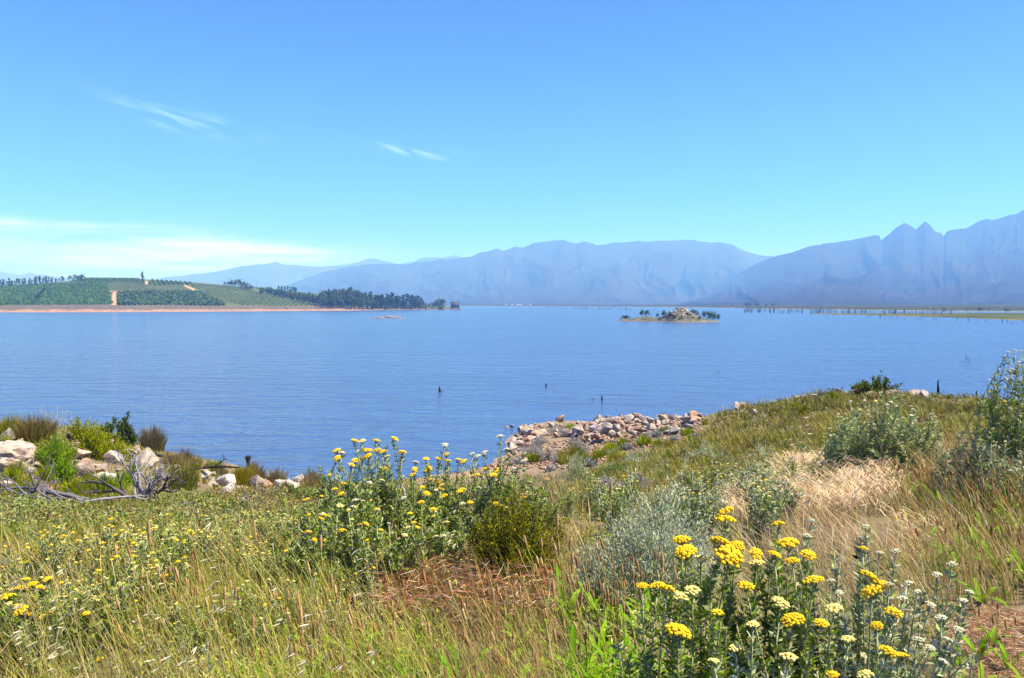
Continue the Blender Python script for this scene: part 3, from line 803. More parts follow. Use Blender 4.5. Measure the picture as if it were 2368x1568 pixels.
# ------------------------------------------------------------------ rocks
import bmesh
m, ns, ls = new_mat('rock')
oi = node(ns, 'ShaderNodeObjectInfo')
tcn = node(ns, 'ShaderNodeTexCoord')
addv = node(ns, 'ShaderNodeVectorMath', operation='ADD'); ls.new(tcn.outputs['Object'], addv.inputs[0])
cb_ = node(ns, 'ShaderNodeCombineXYZ')
mul = node(ns, 'ShaderNodeMath', operation='MULTIPLY'); ls.new(oi.outputs['Random'], mul.inputs[0]); mul.inputs[1].default_value = 57.0
ls.new(mul.outputs[0], cb_.inputs[0]); ls.new(cb_.outputs[0], addv.inputs[1])
na = noise_tex(ns, ls, 1.7, 6, 0.6, vec=addv.outputs[0], dist=0.4)
nb = noise_tex(ns, ls, 7.0, 8, 0.7, vec=addv.outputs[0])
nc = noise_tex(ns, ls, 2.6, 5, 0.65, vec=addv.outputs[0], dist=1.0)
pale = ramp(ns, ls, nb.outputs['Fac'], [(0.30, (0.19, 0.17, 0.15)), (0.46, (0.37, 0.325, 0.27)), (0.70, (0.54, 0.48, 0.40))])
ora = ramp(ns, ls, nb.outputs['Fac'], [(0.30, (0.24, 0.145, 0.09)), (0.6, (0.47, 0.32, 0.21))])
gry = ramp(ns, ls, nb.outputs['Fac'], [(0.30, (0.10, 0.10, 0.10)), (0.6, (0.27, 0.26, 0.25))])
rsel = ramp(ns, ls, oi.outputs['Random'], [(0.0, (0.38, 0.38, 0.38)), (0.35, (0.54, 0.54, 0.54)), (1.0, (0.72, 0.72, 0.72))])
th = node(ns, 'ShaderNodeMath', operation='SUBTRACT'); ls.new(na.outputs['Fac'], th.inputs[0]); ls.new(rsel.outputs[0], th.inputs[1])
th2 = node(ns, 'ShaderNodeMath', operation='MULTIPLY_ADD', use_clamp=True); ls.new(th.outputs[0], th2.inputs[0]); th2.inputs[1].default_value = 9.0; th2.inputs[2].default_value = 0.35
cc = mixrgb(ns, ls, th2.outputs[0], pale.outputs[0], ora.outputs[0])
gsel = ramp(ns, ls, nc.outputs['Fac'], [(0.50, (0, 0, 0)), (0.60, (1, 1, 1))])
cc = mixrgb(ns, ls, gsel.outputs[0], cc, gry.outputs[0])
at = node(ns, 'ShaderNodeVertexColor', layer_name='Col')
cc = mixrgb(ns, ls, 1.0, cc, at.outputs['Color'], 'MULTIPLY')
p = node(ns, 'ShaderNodeBsdfPrincipled'); ls.new(cc, p.inputs['Base Color']); p.inputs['Roughness'].default_value = 0.9; p.inputs['Specular IOR Level'].default_value = 0.2
bp = node(ns, 'ShaderNodeBump'); bp.inputs['Strength'].default_value = 0.7; bp.inputs['Distance'].default_value = 0.12
ls.new(nb.outputs['Fac'], bp.inputs['Height']); ls.new(bp.outputs[0], p.inputs['Normal'])
o_ = node(ns, 'ShaderNodeOutputMaterial'); ls.new(p.outputs[0], o_.inputs[0]); ROCK = m
def rock_mesh(seed, npts=16, flat=0.75, detail=True, tint=(1, 1, 1), rough=0.035, cuts=1):
    g = np.random.default_rng(seed)
    P = unit(npts, g) * g.uniform(0.82, 1.12, (npts, 1)) * np.array([1.0, g.uniform(0.65, 0.95), flat * g.uniform(0.75, 1.1)]) * 0.5
    bm = bmesh.new()
    for v in P: bm.verts.new(v)
    r = bmesh.ops.convex_hull(bm, input=bm.verts)
    bmesh.ops.delete(bm, geom=[e for e in r['geom_interior'] if isinstance(e, bmesh.types.BMVert)], context='VERTS')
    if detail:
        bmesh.ops.bevel(bm, geom=list(bm.edges), offset=0.028, segments=1, affect='EDGES', profile=0.5)
        bmesh.ops.triangulate(bm, faces=[f for f in bm.faces if len(f.verts) > 4])
        bmesh.ops.subdivide_edges(bm, edges=[e for e in bm.edges if e.calc_length() > 0.22], cuts=cuts, use_grid_fill=True)
        for v in bm.verts:
            q_ = v.co * 4.5 + Vector((seed, 0, 0))
            n_ = mnoise.noise(q_) + 0.6 * mnoise.noise(q_ * 2.7) + (abs(mnoise.noise(Vector((v.co.z * 14 + v.co.x * 3, seed, 0)))) if cuts > 1 else 0)
            v.co += v.co.normalized() * n_ * rough
    me = bpy.data.meshes.new('rock')
    bm.to_mesh(me); bm.free()
    at = me.color_attributes.new('Col', 'FLOAT_COLOR', 'POINT')
    at.data.foreach_set('color', np.tile(np.array([*tint, 1], np.float32), len(me.vertices)))
    me.materials.append(ROCK)
    return me
ROCKS = [rock_mesh(300 + i, 9 + i % 5, 0.6 + 0.06 * (i % 5), rough=0.022, tint=(1.0, 0.93, 0.84)) for i in range(14)]
RUSTY_ROCKS = [rock_mesh(320 + i, 11 + i, 0.65, tint=(1.0, 0.70, 0.52)) for i in range(4)]
OUTCROPS = [rock_mesh(330 + i, 22, 0.9, tint=(0.98, 0.90, 0.82), rough=0.10, cuts=4) for i in range(3)]
GREY_ROCKS = [rock_mesh(340 + i, 14, 0.85, tint=(0.52, 0.54, 0.58)) for i in range(3)]
PEBBLES = [rock_mesh(370 + i, 9, 0.6, False) for i in range(4)]
def rock(loc, size, label, group=None, mesh=None, name='boulder', sink=0.22, rot=None, sc=None, cat='rock'):
    me = mesh or random.choice(ROCKS)
    o = bpy.data.objects.new(name, me); COL.objects.link(o)
    sc = sc or (random.uniform(0.8, 1.25), random.uniform(0.75, 1.15), random.uniform(0.75, 1.2))
    o.scale = (size * sc[0], size * sc[1], size * sc[2])
    o.rotation_euler = rot or (random.gauss(0, 0.25), random.gauss(0, 0.25), random.uniform(0, 6.28))
    o.location = (loc[0], loc[1], loc[2] + size * sc[2] * (0.36 - sink))
    return tag(o, label, cat, group)

# ------------------------------------------------------------------ the rocky island
IY = 352.0
def island_z(x, y):
    u = CU + FPX * x / y
    cx = (1552 - CU) / FPX * IY
    dx = (x - cx) / 22.5; yc = IY - 0.32 * (x - cx) * (x < cx) * -1.0 * -1
    yc = IY - np.where(x < cx, (x - cx) * 0.9, 0)
    dy = (y - yc) / np.where(x < cx, 9.0 + (x - cx) * 0.12, 10.0)
    r = dx * dx * np.abs(dx) ** 1.0 + dy * dy
    base = 1.7 * np.clip(1 - r, -0.6, 1) ** 1.0
    px = (1576 - CU) / FPX * IY
    mound = 4.2 * np.exp(-((x - px) / 6.0) ** 2 - ((y - IY - 1) / 6.5) ** 2)
    m2 = 1.3 * np.exp(-((x - (1496 - CU) / FPX * 365) / 3.5) ** 2 - ((y - 365) / 4) ** 2)
    return base + (mound + m2) * (r < 1) + fbm(x * 0.4, y * 0.4, 6, 3) * 0.35 * (r < 1.0)
ix = np.linspace(45, 100, 130); iy = np.linspace(332, 385, 110)
Xi, Yi = np.meshgrid(ix, iy); Zi = island_z(Xi, Yi)
m, ns, ls = new_mat('island_ground')
a = noise_tex(ns, ls, 0.35, 6, 0.65); c = noise_tex(ns, ls, 1.6, 5, 0.65)
cr = ramp(ns, ls, a.outputs['Fac'], [(0.40, (0.055, 0.066, 0.028)), (0.55, (0.105, 0.10, 0.05)), (0.70, (0.22, 0.17, 0.10))])
geo = node(ns, 'ShaderNodeNewGeometry'); sx = node(ns, 'ShaderNodeSeparateXYZ'); ls.new(geo.outputs['Position'], sx.inputs[0])
mr = node(ns, 'ShaderNodeMapRange'); mr.inputs[1].default_value = 0.1; mr.inputs[2].default_value = 0.6; ls.new(sx.outputs[2], mr.inputs[0])
cs_ = ramp(ns, ls, c.outputs['Fac'], [(0.35, (0.10, 0.085, 0.05)), (0.6, (0.24, 0.175, 0.105))])
cc = mixrgb(ns, ls, mr.outputs[0], cs_.outputs[0], cr.outputs[0])
p = node(ns, 'ShaderNodeBsdfPrincipled'); ls.new(cc, p.inputs['Base Color']); p.inputs['Roughness'].default_value = 1
bp = node(ns, 'ShaderNodeBump'); bp.inputs['Strength'].default_value = 1; bp.inputs['Distance'].default_value = 0.5; ls.new(c.outputs['Fac'], bp.inputs['Height']); ls.new(bp.outputs[0], p.inputs['Normal'])
o_ = node(ns, 'ShaderNodeOutputMaterial'); ls.new(p.outputs[0], o_.inputs[0])
b = MB(); b.add(np.stack([Xi, Yi, Zi], -1).reshape(-1, 3), grid_quads(*Xi.shape))
tag(b.obj('island', m, smooth=True), 'small rocky island with a boulder mound in the lake', 'island', kind='structure')
def island_p(u, y):
    x = (u - CU) / FPX * y
    return np.array([x, y, float(island_z(np.array(x), np.array(y)))])
for i in range(120):
    px, py = (1576 - CU) / FPX * IY + g.normal() * 5.2, IY - 1.5 + g.normal() * 3.6
    z = float(island_z(np.array(px), np.array(py)))
    if z > 1.6: rock((px, py, z), g.uniform(0.7, 2.0), 'grey boulder on the mound of the rocky island', 'boulders on the island mound')
for i in range(60):
    u = g.uniform(1440, 1664); y = g.uniform(338, 372); q = island_p(u, y)
    if 0.05 < q[2] < 1.8: rock(q, g.uniform(0.4, 1.3), 'pale stone along the shore of the rocky island', 'shore stones of the island', name='stone')
for u, y, h_, w_ in ((1442, 372, 2.0, 1.5), (1448, 370, 1.9, 1.4), (1484, 364, 3.0, 0.75), (1495, 366, 3.2, 0.8), (1520, 356, 1.6, 1.0), (1534, 352, 2.8, 0.9), (1549, 350, 1.5, 1.2), (1548, 348, 2.0, 0.9)):
    tree('island_bush', 'shrub', island_p(u, y), h_ * 1.15, 'small dark bush on the low end of the rocky island', 'bushes on the low island end', w_, 'bush')
for u, y, h_, w_ in ((1563, 356, 2.0, 0.9), (1577, 355, 2.0, 0.9), (1600, 354, 2.2, 0.9), (1606, 352, 2.4, 1.0), (1612, 351, 1.8, 1.1), (1590, 347, 1.6, 1.2), (1560, 346, 1.6, 1.2), (1572, 344, 1.3, 1.2), (1618, 346, 1.6, 1.3)):
    tree('island_bush', 'shrub', island_p(u, y), h_, 'dark bush growing among the boulders of the island mound', 'bushes on the island mound', w_, 'bush')
for u, y, h_, w_ in ((1627, 355, 4.6, 0.5), (1637, 354, 4.4, 0.55), (1645, 353, 4.6, 0.6), (1651, 352, 4.4, 0.65), (1660, 352, 4.0, 0.55), (1641, 351, 3.4, 0.8)):
    tree('island_tree', 'broad', island_p(u, y), h_, 'dark leafy tree on the right hand end of the rocky island', 'trees on the island end', w_)
# small heap of stones in the lake
hp = on_z(896, 737, 0)
for i in range(150):
    a_, r_ = g.uniform(0, 6.28), g.uniform(0, 1) ** 0.6
    x, y = hp[0] + 10.0 * r_ * math.cos(a_), hp[1] + 5.5 * r_ * math.sin(a_)
    rock((x, y, 1.45 * (1 - r_ ** 1.6) - 0.1), g.uniform(0.5, 1.25), 'pale stone in the low heap standing out of the lake', 'stones of the heap in the lake', name='stone', sink=0.3)
# drowned trees standing in the shallows
DEAD = plant_mat('dead_wood', 0.0, 0.9, 0.1, 0.3, 6.0)
def dead_mesh(seed, col=(0.07, 0.062, 0.06)):
    g = np.random.default_rng(seed); b = MB()
    zs = np.linspace(-0.25, 1, 7); lean = g.normal(0, 0.10, 2); wob = np.cumsum(g.normal(0, 0.018, (7, 2)), 0)
    pts = np.stack([lean[0] * zs + wob[:, 0], lean[1] * zs + wob[:, 1], zs], 1)
    tube(b, pts, np.linspace(0.10, 0.035, 7), 5, col)
    for k in range(g.integers(1, 5)):
        i = g.integers(2, 6); a = g.uniform(0, 6.28); L = g.uniform(0.12, 0.4)
        tube(b, [pts[i], pts[i] + np.array([math.cos(a) * L * 0.6, math.sin(a) * L * 0.6, L * 0.3]), pts[i] + np.array([math.cos(a) * L * 0.8, math.sin(a) * L * 0.8, L])], [0.045, 0.03, 0.014], 4, col)
    return b.mesh('dead_tree', DEAD)
DEADS = [dead_mesh(500 + i) for i in range(9)]
def dead(u, v, px, label, group, name='drowned_tree'):
    q = on_z(u, v, 0)
    o = link(bpy.data.objects.new(name, random.choice(DEADS)), None, q)
    h_ = px * q[1] / FPX
    o.scale = (h_ * 0.9, h_ * 0.9, h_); o.rotation_euler = (0, 0, random.uniform(0, 6.28))
    return tag(o, label, 'dead tree', group)
for i in range(190):
    u = 1720 + 480 * g.uniform() ** 1.3
    v = np.interp(u, [1660, 1900, 2200], [721, 723, 728]) + g.normal() * 1.5
    dead(u, v, g.uniform(4, 11), 'thin drowned tree in the flooded stand beyond the island', 'drowned trees beyond the island')
for i in range(50):
    u = g.uniform(1260, 1460); dead(u, np.interp(u, [1260, 1460], [712.5, 717]) + g.normal() * 0.8, g.uniform(3, 7), 'far drowned stump on the pale stretch of lake', 'far drowned stumps')
for i in range(46):
    u = g.uniform(2000, 2400); dead(u, np.interp(u, [1900, 2367], [730, 746]) + abs(g.normal()) * 1.5, g.uniform(3, 9), 'drowned stick in the water before the marsh', 'drowned sticks before the marsh')
# trees and houses of the far shore
for i in range(70):
    u = g.choice([g.uniform(1065, 1200), g.uniform(1200, 1300), g.uniform(1690, 1790), g.uniform(2150, 2360)], p=[0.45, 0.15, 0.2, 0.2]); y = g.uniform(3300, 3700) if u < 1500 else (g.uniform(1700, 2100) if u < 1900 else g.uniform(720, 900))
    tree('far_tree', ['broad', 'gum'][i % 2], ((u - CU) / FPX * y, y, 2.0 if y > 1000 else 0.5), g.uniform(6, 13) if y > 1000 else g.uniform(1.5, 4), 'small hazy tree on the far shore flats', 'hazy trees on the far shore', 1.3)
for u, y in ((1170, 3290), (1184, 3280), (1196, 3285), (1203, 3290), (1226, 3290)):
    f = tag(empty('farm_building', ((u - CU) / FPX * y, y, 1.0)), 'tiny white farm building on the far shore', 'building', 'white buildings on the far shore')
    b = MB(); box_mb(b, -5, 5, 0, 6, -1, 3, (0.30, 0.30, 0.30)); b.obj('wall', CONC, f)
    b = MB(); b.add([(-5.5, -0.5, 3), (5.5, -0.5, 3), (5.5, 6.5, 3), (-5.5, 6.5, 3), (-5.5, 3, 4.8), (5.5, 3, 4.8)], [(0, 1, 5, 4), (2, 3, 4, 5)], [(1, 2, 5), (3, 0, 4)], (0.34, 0.33, 0.33)); b.obj('roof', CONC, f)
# ------------------------------------------------------------------ near rocks
def px_m(q): return q[1] / FPX                     # metres per photo pixel at a point
def rock_px(u, v, wpx, label, group=None, tall=1.0, mesh=None, name='boulder', **k):
    q = ground_hit(u, v); s_ = wpx * px_m(q)
    return rock(q, s_, label, group, mesh=mesh, name=name, sc=(1.0, random.uniform(0.7, 0.95), 0.95 * tall), **k)
WHITE_ROCKS = [rock_mesh(390 + i, 15, 0.8, tint=(1.3, 1.32, 1.36)) for i in range(3)]
rock_px(12, 1086, 135, 'massive pinkish cracked outcrop boulder at the rocky bank', tall=1.15, mesh=OUTCROPS[0], name='outcrop_boulder', rot=(0.1, 0.2, 0.4))
rock_px(-60, 1085, 120, 'broad pale shoulder of the outcrop on the rocky bank', mesh=OUTCROPS[1], name='outcrop_boulder', tall=1.1)
rock_px(8, 1022, 66, 'white topped grey boulder above the pinkish outcrop', mesh=GREY_ROCKS[0], name='grey_boulder', tall=1.1)
rock_px(48, 1034, 50, 'smooth rounded cream boulder perched on the outcrop', mesh=ROCKS[7])
rock_px(245, 1112, 70, 'long white slab lying in grass above the dead bush', mesh=WHITE_ROCKS[0], name='rock_slab', tall=0.75, rot=(0.05, 0.1, 0.2))
rock_px(196, 1102, 64, 'pointed streaked pale rock beside the white slab', mesh=ROCKS[4], tall=1.4, rot=(0.2, 0.3, 0.2))
rock_px(264, 1072, 44, 'upright pale blade of rock below the olive bush', mesh=WHITE_ROCKS[1], tall=1.6, rot=(0.15, -0.3, 0.5))
rock_px(302, 1028, 46, 'dark grey boulder at the foot of the protea', mesh=GREY_ROCKS[1], name='grey_boulder', tall=1.0)
rock_px(292, 1060, 64, 'grey stepped boulder beneath the dark grey boulder', mesh=ROCKS[1], tall=1.2)
rock_px(338, 1072, 74, 'cream and orange boulder at the end of the rocky knoll', mesh=ROCKS[8], tall=1.1)
rock_px(522, 1124, 52, 'upright white split boulder near the burnt stump', mesh=WHITE_ROCKS[2], tall=1.55, rot=(0, 0.05, 0.3))
rock_px(525, 1142, 66, 'flat white boulder leaning below the split boulder', mesh=WHITE_ROCKS[0], tall=0.7)
rock_px(464, 1106, 56, 'brown shadowed boulder under the fallen burnt branch', mesh=ROCKS[6])
rock_px(668, 1134, 80, 'long pale slab by the inlet shore', mesh=WHITE_ROCKS[1], name='rock_slab', tall=0.6, rot=(0, 0.25, 0.2))
for u, v, w in ((345, 1082, 36), (180, 1078, 40), (205, 1052, 48), (110, 992, 46), (165, 1014, 36), (186, 1060, 66), (240, 1098, 70), (275, 1108, 40), (150, 1120, 34), (95, 1135, 40), (228, 1050, 40), (130, 1108, 26), (60, 1120, 36),
                (40, 1098, 30), (85, 1078, 26), (108, 1065, 24), (160, 1092, 30), (215, 1070, 28), (275, 1090, 26), (310, 1078, 30), (375, 1098, 24), (395, 1082, 20), (410, 1105, 26), (440, 1118, 26), (455, 1125, 24), (505, 1110, 28), (545, 1120, 22), (575, 1112, 18), (600, 1122, 24), (612, 1118, 30), (635, 1128, 22), (655, 1122, 26), (690, 1126, 22), (5, 1060, 40), (60, 1062, 34), (145, 1030, 26), (210, 1034, 24), (488, 1122, 34), (500, 1128, 30), (476, 1092, 26), (430, 1090, 22), (645, 1120, 44), (620, 1108, 26), (360, 1090, 28), (255, 1060, 30), (130, 1000, 30), (20, 1130, 44), (70, 1095, 40), (320, 1046, 40), (230, 1080, 36)):
    rock_px(u, v, w, 'weathered pale boulder on the rocky knoll', 'weathered boulders on the knoll', tall=random.uniform(0.75, 1.15))
for i in range(85):
    u, v = g.uniform(-20, 420), 0
    v = np.interp(u, [-20, 170, 300, 420], [1000, 1000, 1035, 1075]) + g.uniform(0, 1) * np.interp(u, [-20, 200, 420], [140, 110, 45])
    rock_px(u, v, float(np.clip(g.lognormal(2.6, 0.4), 7, 30)), 'small broken rusty stone on the rocky knoll', 'broken stones of the knoll', name='stone', tall=random.uniform(0.6, 1.1), mesh=random.choice(RUSTY_ROCKS + ROCKS[:5]))
for i in range(44):
    u = g.uniform(370, 720); v = np.interp(u, [370, 480, 600, 720], [1078, 1092, 1106, 1116]) + g.uniform(0, 34)
    rock_px(u, v, float(np.clip(g.lognormal(3.0, 0.35), 10, 44)), 'pale angular rock strewn along the inlet bank', 'rocks strewn along the inlet bank', tall=random.uniform(0.7, 1.2), mesh=random.choice(ROCKS + WHITE_ROCKS), sink=0.1)
# the stony spit
spit = [(1196, 992), (1228, 984), (1330, 986), (1440, 972), (1600, 966), (1630, 985), (1560, 1006), (1450, 1018), (1380, 1030), (1330, 1012), (1250, 1012), (1215, 1040), (1190, 1062), (1172, 1066)]
cnt = 0
while cnt < 285:
    u, v = g.uniform(1160, 1640), g.uniform(958, 1070)
    if not in_poly(u, v, spit): continue
    if 1260 < u < 1330 and 992 < v < 1010 and g.uniform() < 0.7: continue
    w = float(np.clip(g.lognormal(2.95, 0.42), 9, 46)); cnt += 1
    rock_px(u, v, w, 'angular pale boulder heaped on the stony spit', 'boulders of the stony spit', tall=random.uniform(0.7, 1.15), name='spit_boulder', sink=random.uniform(-0.1, 0.28), mesh=random.choice(ROCKS + ROCKS + RUSTY_ROCKS + GREY_ROCKS))
for u, v, w, lab, me in ((1449, 972, 36, 'round dark grey boulder topping the spit heap', GREY_ROCKS[2]), (1535, 972, 42, 'upright dark boulder next to the weathered stump', GREY_ROCKS[0]), (1556, 970, 36, 'dark block leaning on the upright dark boulder', GREY_ROCKS[1]),
                         (1478, 978, 40, 'grey broken boulder in the middle of the spit heap', GREY_ROCKS[1]), (1430, 985, 30, 'small dark boulder below the round grey boulder', GREY_ROCKS[0]),
                         (1375, 1000, 40, 'large cream boulder in the spit heap', WHITE_ROCKS[0]), (1400, 996, 44, 'wide cream block with a shadowed face on the spit', ROCKS[3]), (1340, 1008, 44, 'broad cream slab at the near side of the heap', ROCKS[9]),
                         (1585, 985, 56, 'orange stained flat slab below the weathered stump', ROCKS[10]), (1222, 1004, 40, 'cracked cream block at the tip of the spit', ROCKS[11])):
    rock_px(u, v, w, lab, mesh=me, tall=1.0, sink=0.12)
for i in range(46):
    u = g.uniform(1340, 1625); v = np.interp(u, [1340, 1450, 1625], [996, 984, 976]) + g.normal() * 5
    q = ground_hit(u, v); s_ = float(np.clip(g.lognormal(2.95, 0.35), 12, 40)) * px_m(q)
    rock(q + np.array([0, 0, g.uniform(0.12, 0.42)]), s_, 'angular pale boulder on top of the spit heap', 'boulders topping the spit heap', name='spit_boulder', sink=0.3)
for u, v, w in ((1172, 990, 16), (1182, 987, 20), (1190, 1008, 9), (1163, 1072, 12), (1155, 1070, 10), (1146, 1076, 9), (1168, 1058, 8), (1176, 1030, 8)):
    q = on_z(u, v, 0.0); rock(q, w * px_m(q), 'dark wet stone awash off the spit tip', 'wet stones off the spit', mesh=random.choice(GREY_ROCKS), name='stone', sink=0.25)
# rocks along the right hand rise
for u, v, w, t in ((1702, 952, 30, 1.5), (1714, 944, 26, 1.3), (1708, 962, 34, 0.9), (1716, 970, 24, 1.0), (1745, 958, 24, 0.9), (1862, 925, 34, 0.9), (1880, 921, 26, 0.9), (1846, 925, 22, 0.9), (1935, 912, 24, 1.1), (1955, 912, 20, 0.8), (1976, 913, 26, 1.3), (1996, 913, 36, 1.0),
                   (2012, 918, 34, 0.8), (2034, 915, 40, 0.9), (2056, 917, 40, 0.8), (2080, 918, 34, 0.8), (2112, 920, 44, 0.9), (2132, 922, 44, 0.9), (2090, 915, 26, 1.0), (1800, 950, 20, 0.8), (1770, 966, 18, 0.8)):
    rock_px(u, v, w, 'grey lichened rock along the grassy rise', 'rocks along the grassy rise', tall=t, mesh=random.choice(GREY_ROCKS[:2] + ROCKS[:4]), sink=0.08)
q = ground_hit(1637, 1352); rock(q, 0.085, 'small white stone lying in straw among the yellow flowers', mesh=WHITE_ROCKS[2], name='stone', sc=(0.9, 0.9, 1.3), sink=0.1)
q = ground_hit(1448, 1545); rock(q, 0.09, 'small pinkish stone on the bare earth by the flowers', mesh=ROCKS[4], name='stone', sink=0.2)
# loose rubble between the boulders
b = MB()
tv = [np.array([v.co[:] for v in me.vertices]) for me in PEBBLES]
tf = []
for me in PEBBLES:
    me.calc_loop_triangles(); tf.append(np.array([t.vertices[:] for t in me.loop_triangles]))
def rubble(poly, n, smin, smax, cols):
    us = np.array(poly)[:, 0]; vs_ = np.array(poly)[:, 1]; k = 0
    while k < n:
        u, v = g.uniform(us.min(), us.max()), g.uniform(vs_.min(), vs_.max())
        if not in_poly(u, v, poly): continue
        k += 1
        q = ground_hit(u, v); i = g.integers(0, 4); s_ = smin + (smax - smin) * g.uniform() ** 2.2
        a_ = g.uniform(0, 6.28); rm = np.array([[math.cos(a_), -math.sin(a_), 0], [math.sin(a_), math.cos(a_), 0], [0, 0, 1]])
        c = np.array(cols[g.integers(0, len(cols))]) * g.uniform(0.75, 1.2)
        b.add(tv[i] @ rm.T * s_ * np.array([1, 1, 0.8]) + q + np.array([0, 0, s_ * 0.12]), None, tf[i], c)
warm = [(1.0, 0.86, 0.72), (1.05, 0.98, 0.88), (0.95, 0.72, 0.55), (1.1, 1.06, 1.0), (0.6, 0.56, 0.52)]
rubble([(1172, 1066), (1215, 1040), (1330, 1010), (1560, 1004), (1625, 990), (1640, 1000), (1500, 1045), (1400, 1070), (1330, 1085), (1180, 1085), (1100, 1085)], 1500, 0.05, 0.34, warm)
rubble(spit, 900, 0.08, 0.38, warm)
rubble([(60, 1095), (200, 1085), (165, 1135), (60, 1140), (0, 1135), (0, 1110)], 420, 0.05, 0.28, [(0.95, 0.55, 0.40), (1.0, 0.7, 0.55), (1.1, 1.0, 0.92), (0.85, 0.5, 0.36)])
rubble([(150, 1000), (215, 1030), (330, 1050), (390, 1085), (420, 1095), (330, 1090), (200, 1060), (100, 1000)], 330, 0.06, 0.32, warm)
rubble([(400, 1075), (480, 1085), (640, 1100), (700, 1115), (760, 1112), (690, 1135), (470, 1110)], 260, 0.05, 0.25, warm)
rubble([(1260, 1125), (1310, 1105), (1330, 1120), (1290, 1140)], 60, 0.04, 0.16, [(1.15, 1.0, 0.95), (1.0, 0.85, 0.75)])
tag(b.obj('rubble', ROCK), 'loose broken stones scattered between the boulders', 'rubble', kind='stuff')

# ------------------------------------------------------------------ stumps, snags and dead wood
def gnarl(b, p, d, L, r, g, depth, col, wob=0.16, split=(2, 3), seg=6, up=0.0, shrink=0.62):
    pts = [np.array(p, float)]; d = np.array(d, float) / np.linalg.norm(d)
    for k in range(seg):
        d = d + g.normal(0, wob, 3) + np.array([0, 0, up]); d /= np.linalg.norm(d)
        pts.append(pts[-1] + d * L / seg)
    tube(b, pts, np.linspace(r, r * 0.45, seg + 1), 5 if depth > 0 else 4, np.array(col) * g.uniform(0.8, 1.25))
    if depth <= 0: return
    for k in range(g.integers(split[0], split[1] + 1)):
        i = g.integers(seg // 2, seg + 1)
        gnarl(b, pts[i], d + g.normal(0, 0.55, 3), L * shrink * g.uniform(0.7, 1.2), r * 0.5, g, depth - 1, col, wob, split, seg, up, shrink)
def gone(name, label, build, loc, cat='dead wood', mat=None, rz=0.0):
    b = MB(); build(b); o = b.obj(name, mat or DEAD); o.location = loc; o.rotation_euler = (0, 0, rz); return tag(o, label, cat)
def stump_shape(h, r, seed, col, jag=0.25, sides=12):
    def f(b):
        g = np.random.default_rng(seed); nz = 6; an = np.arange(sides) / sides * 6.2832
        top = h * (1 - jag * g.uniform(0, 1, sides))
        rows = []
        for k in range(nz):
            t_ = k / (nz - 1); rr = r * (1.25 - 0.45 * t_ ** 0.6) * (1 + 0.22 * np.sin(an * 3 + seed) + 0.10 * np.sin(an * 5 + k * 0.3) + g.normal(0, 0.04, sides))
            rows.append(np.stack([rr * np.cos(an), rr * np.sin(an), -0.15 + (top + 0.15) * t_], 1))
        V = np.concatenate(rows); V = np.concatenate([V, [[0, 0, h * 0.45]]])
        q = []
        for k in range(nz - 1):
            for j in range(sides): q.append((k * sides + j, k * sides + (j + 1) % sides, (k + 1) * sides + (j + 1) % sides, (k + 1) * sides + j))
        t = [((nz - 1) * sides + j, (nz - 1) * sides + (j + 1) % sides, nz * sides) for j in range(sides)]
        c = np.array(col) * g.uniform(0.7, 1.3, (len(V), 1)); b.add(V, q, t, c)
    return f
q = ground_hit(1602, 984); gone('weathered_stump', 'broken brown weathered stump on the stony spit', stump_shape(30 * px_m(q), 11 * px_m(q), 4, (0.30, 0.19, 0.13), 0.5), q, 'stump')
q = ground_hit(574, 1090)
def _bs(b):
    g = np.random.default_rng(2); s_ = px_m(q)
    tube(b, [(0, 0, -0.2), (0.02, 0, 14 * s_), (-0.01, 0, 26 * s_), (0.0, 0, 34 * s_), (0.03, 0, 38 * s_)], [4.5 * s_, 4.2 * s_, 4.6 * s_, 6.5 * s_, 4.5 * s_], 8, (0.022, 0.014, 0.013))
    tube(b, [(-4 * s_, 0, 30 * s_), (-7 * s_, 0, 35 * s_)], [2.5 * s_, 1.2 * s_], 5, (0.02, 0.014, 0.013)); tube(b, [(3 * s_, 0, 31 * s_), (7 * s_, 0.0, 36 * s_)], [2.5 * s_, 1.4 * s_], 5, (0.02, 0.014, 0.013))
gone('burnt_stump', 'short black burnt stump at the water edge', _bs, q, 'stump')
q = ground_hit(362, 1062); q2 = ground_hit(438, 1088)
def _log(b):
    g = np.random.default_rng(8); d = q2 - q; n = 9
    pts = [d * t + np.array([0, 0, 0.16 + 0.05 * math.sin(t * 7)]) for t in np.linspace(-0.08, 1.15, n)]
    tube(b, pts, np.linspace(0.055, 0.07, n), 6, (0.03, 0.025, 0.026))
    for t, a in ((0.3, 0.5), (0.95, 0.9), (1.05, -0.3)):
        p = d * t + np.array([0, 0, 0.17]); gnarl(b, p, (-0.5, 0.2, a), 0.55, 0.035, g, 1, (0.03, 0.025, 0.026))
gone('burnt_branch', 'long blackened fallen branch on the knoll shore', _log, q)
q = ground_hit(440, 1100)
def _log2(b):
    g = np.random.default_rng(9)
    tube(b, [(-0.2, 0, 0.2), (0.5, 0.05, 0.3), (1.2, 0.0, 0.36), (1.9, 0.1, 0.3)], [0.07, 0.06, 0.05, 0.03], 6, (0.03, 0.026, 0.026)); gnarl(b, (0.9, 0, 0.33), (0.5, 0, 0.5), 0.6, 0.03, g, 1, (0.03, 0.026, 0.026))
gone('burnt_branch', 'blackened branch lying under the brown boulder slope', _log2, q)
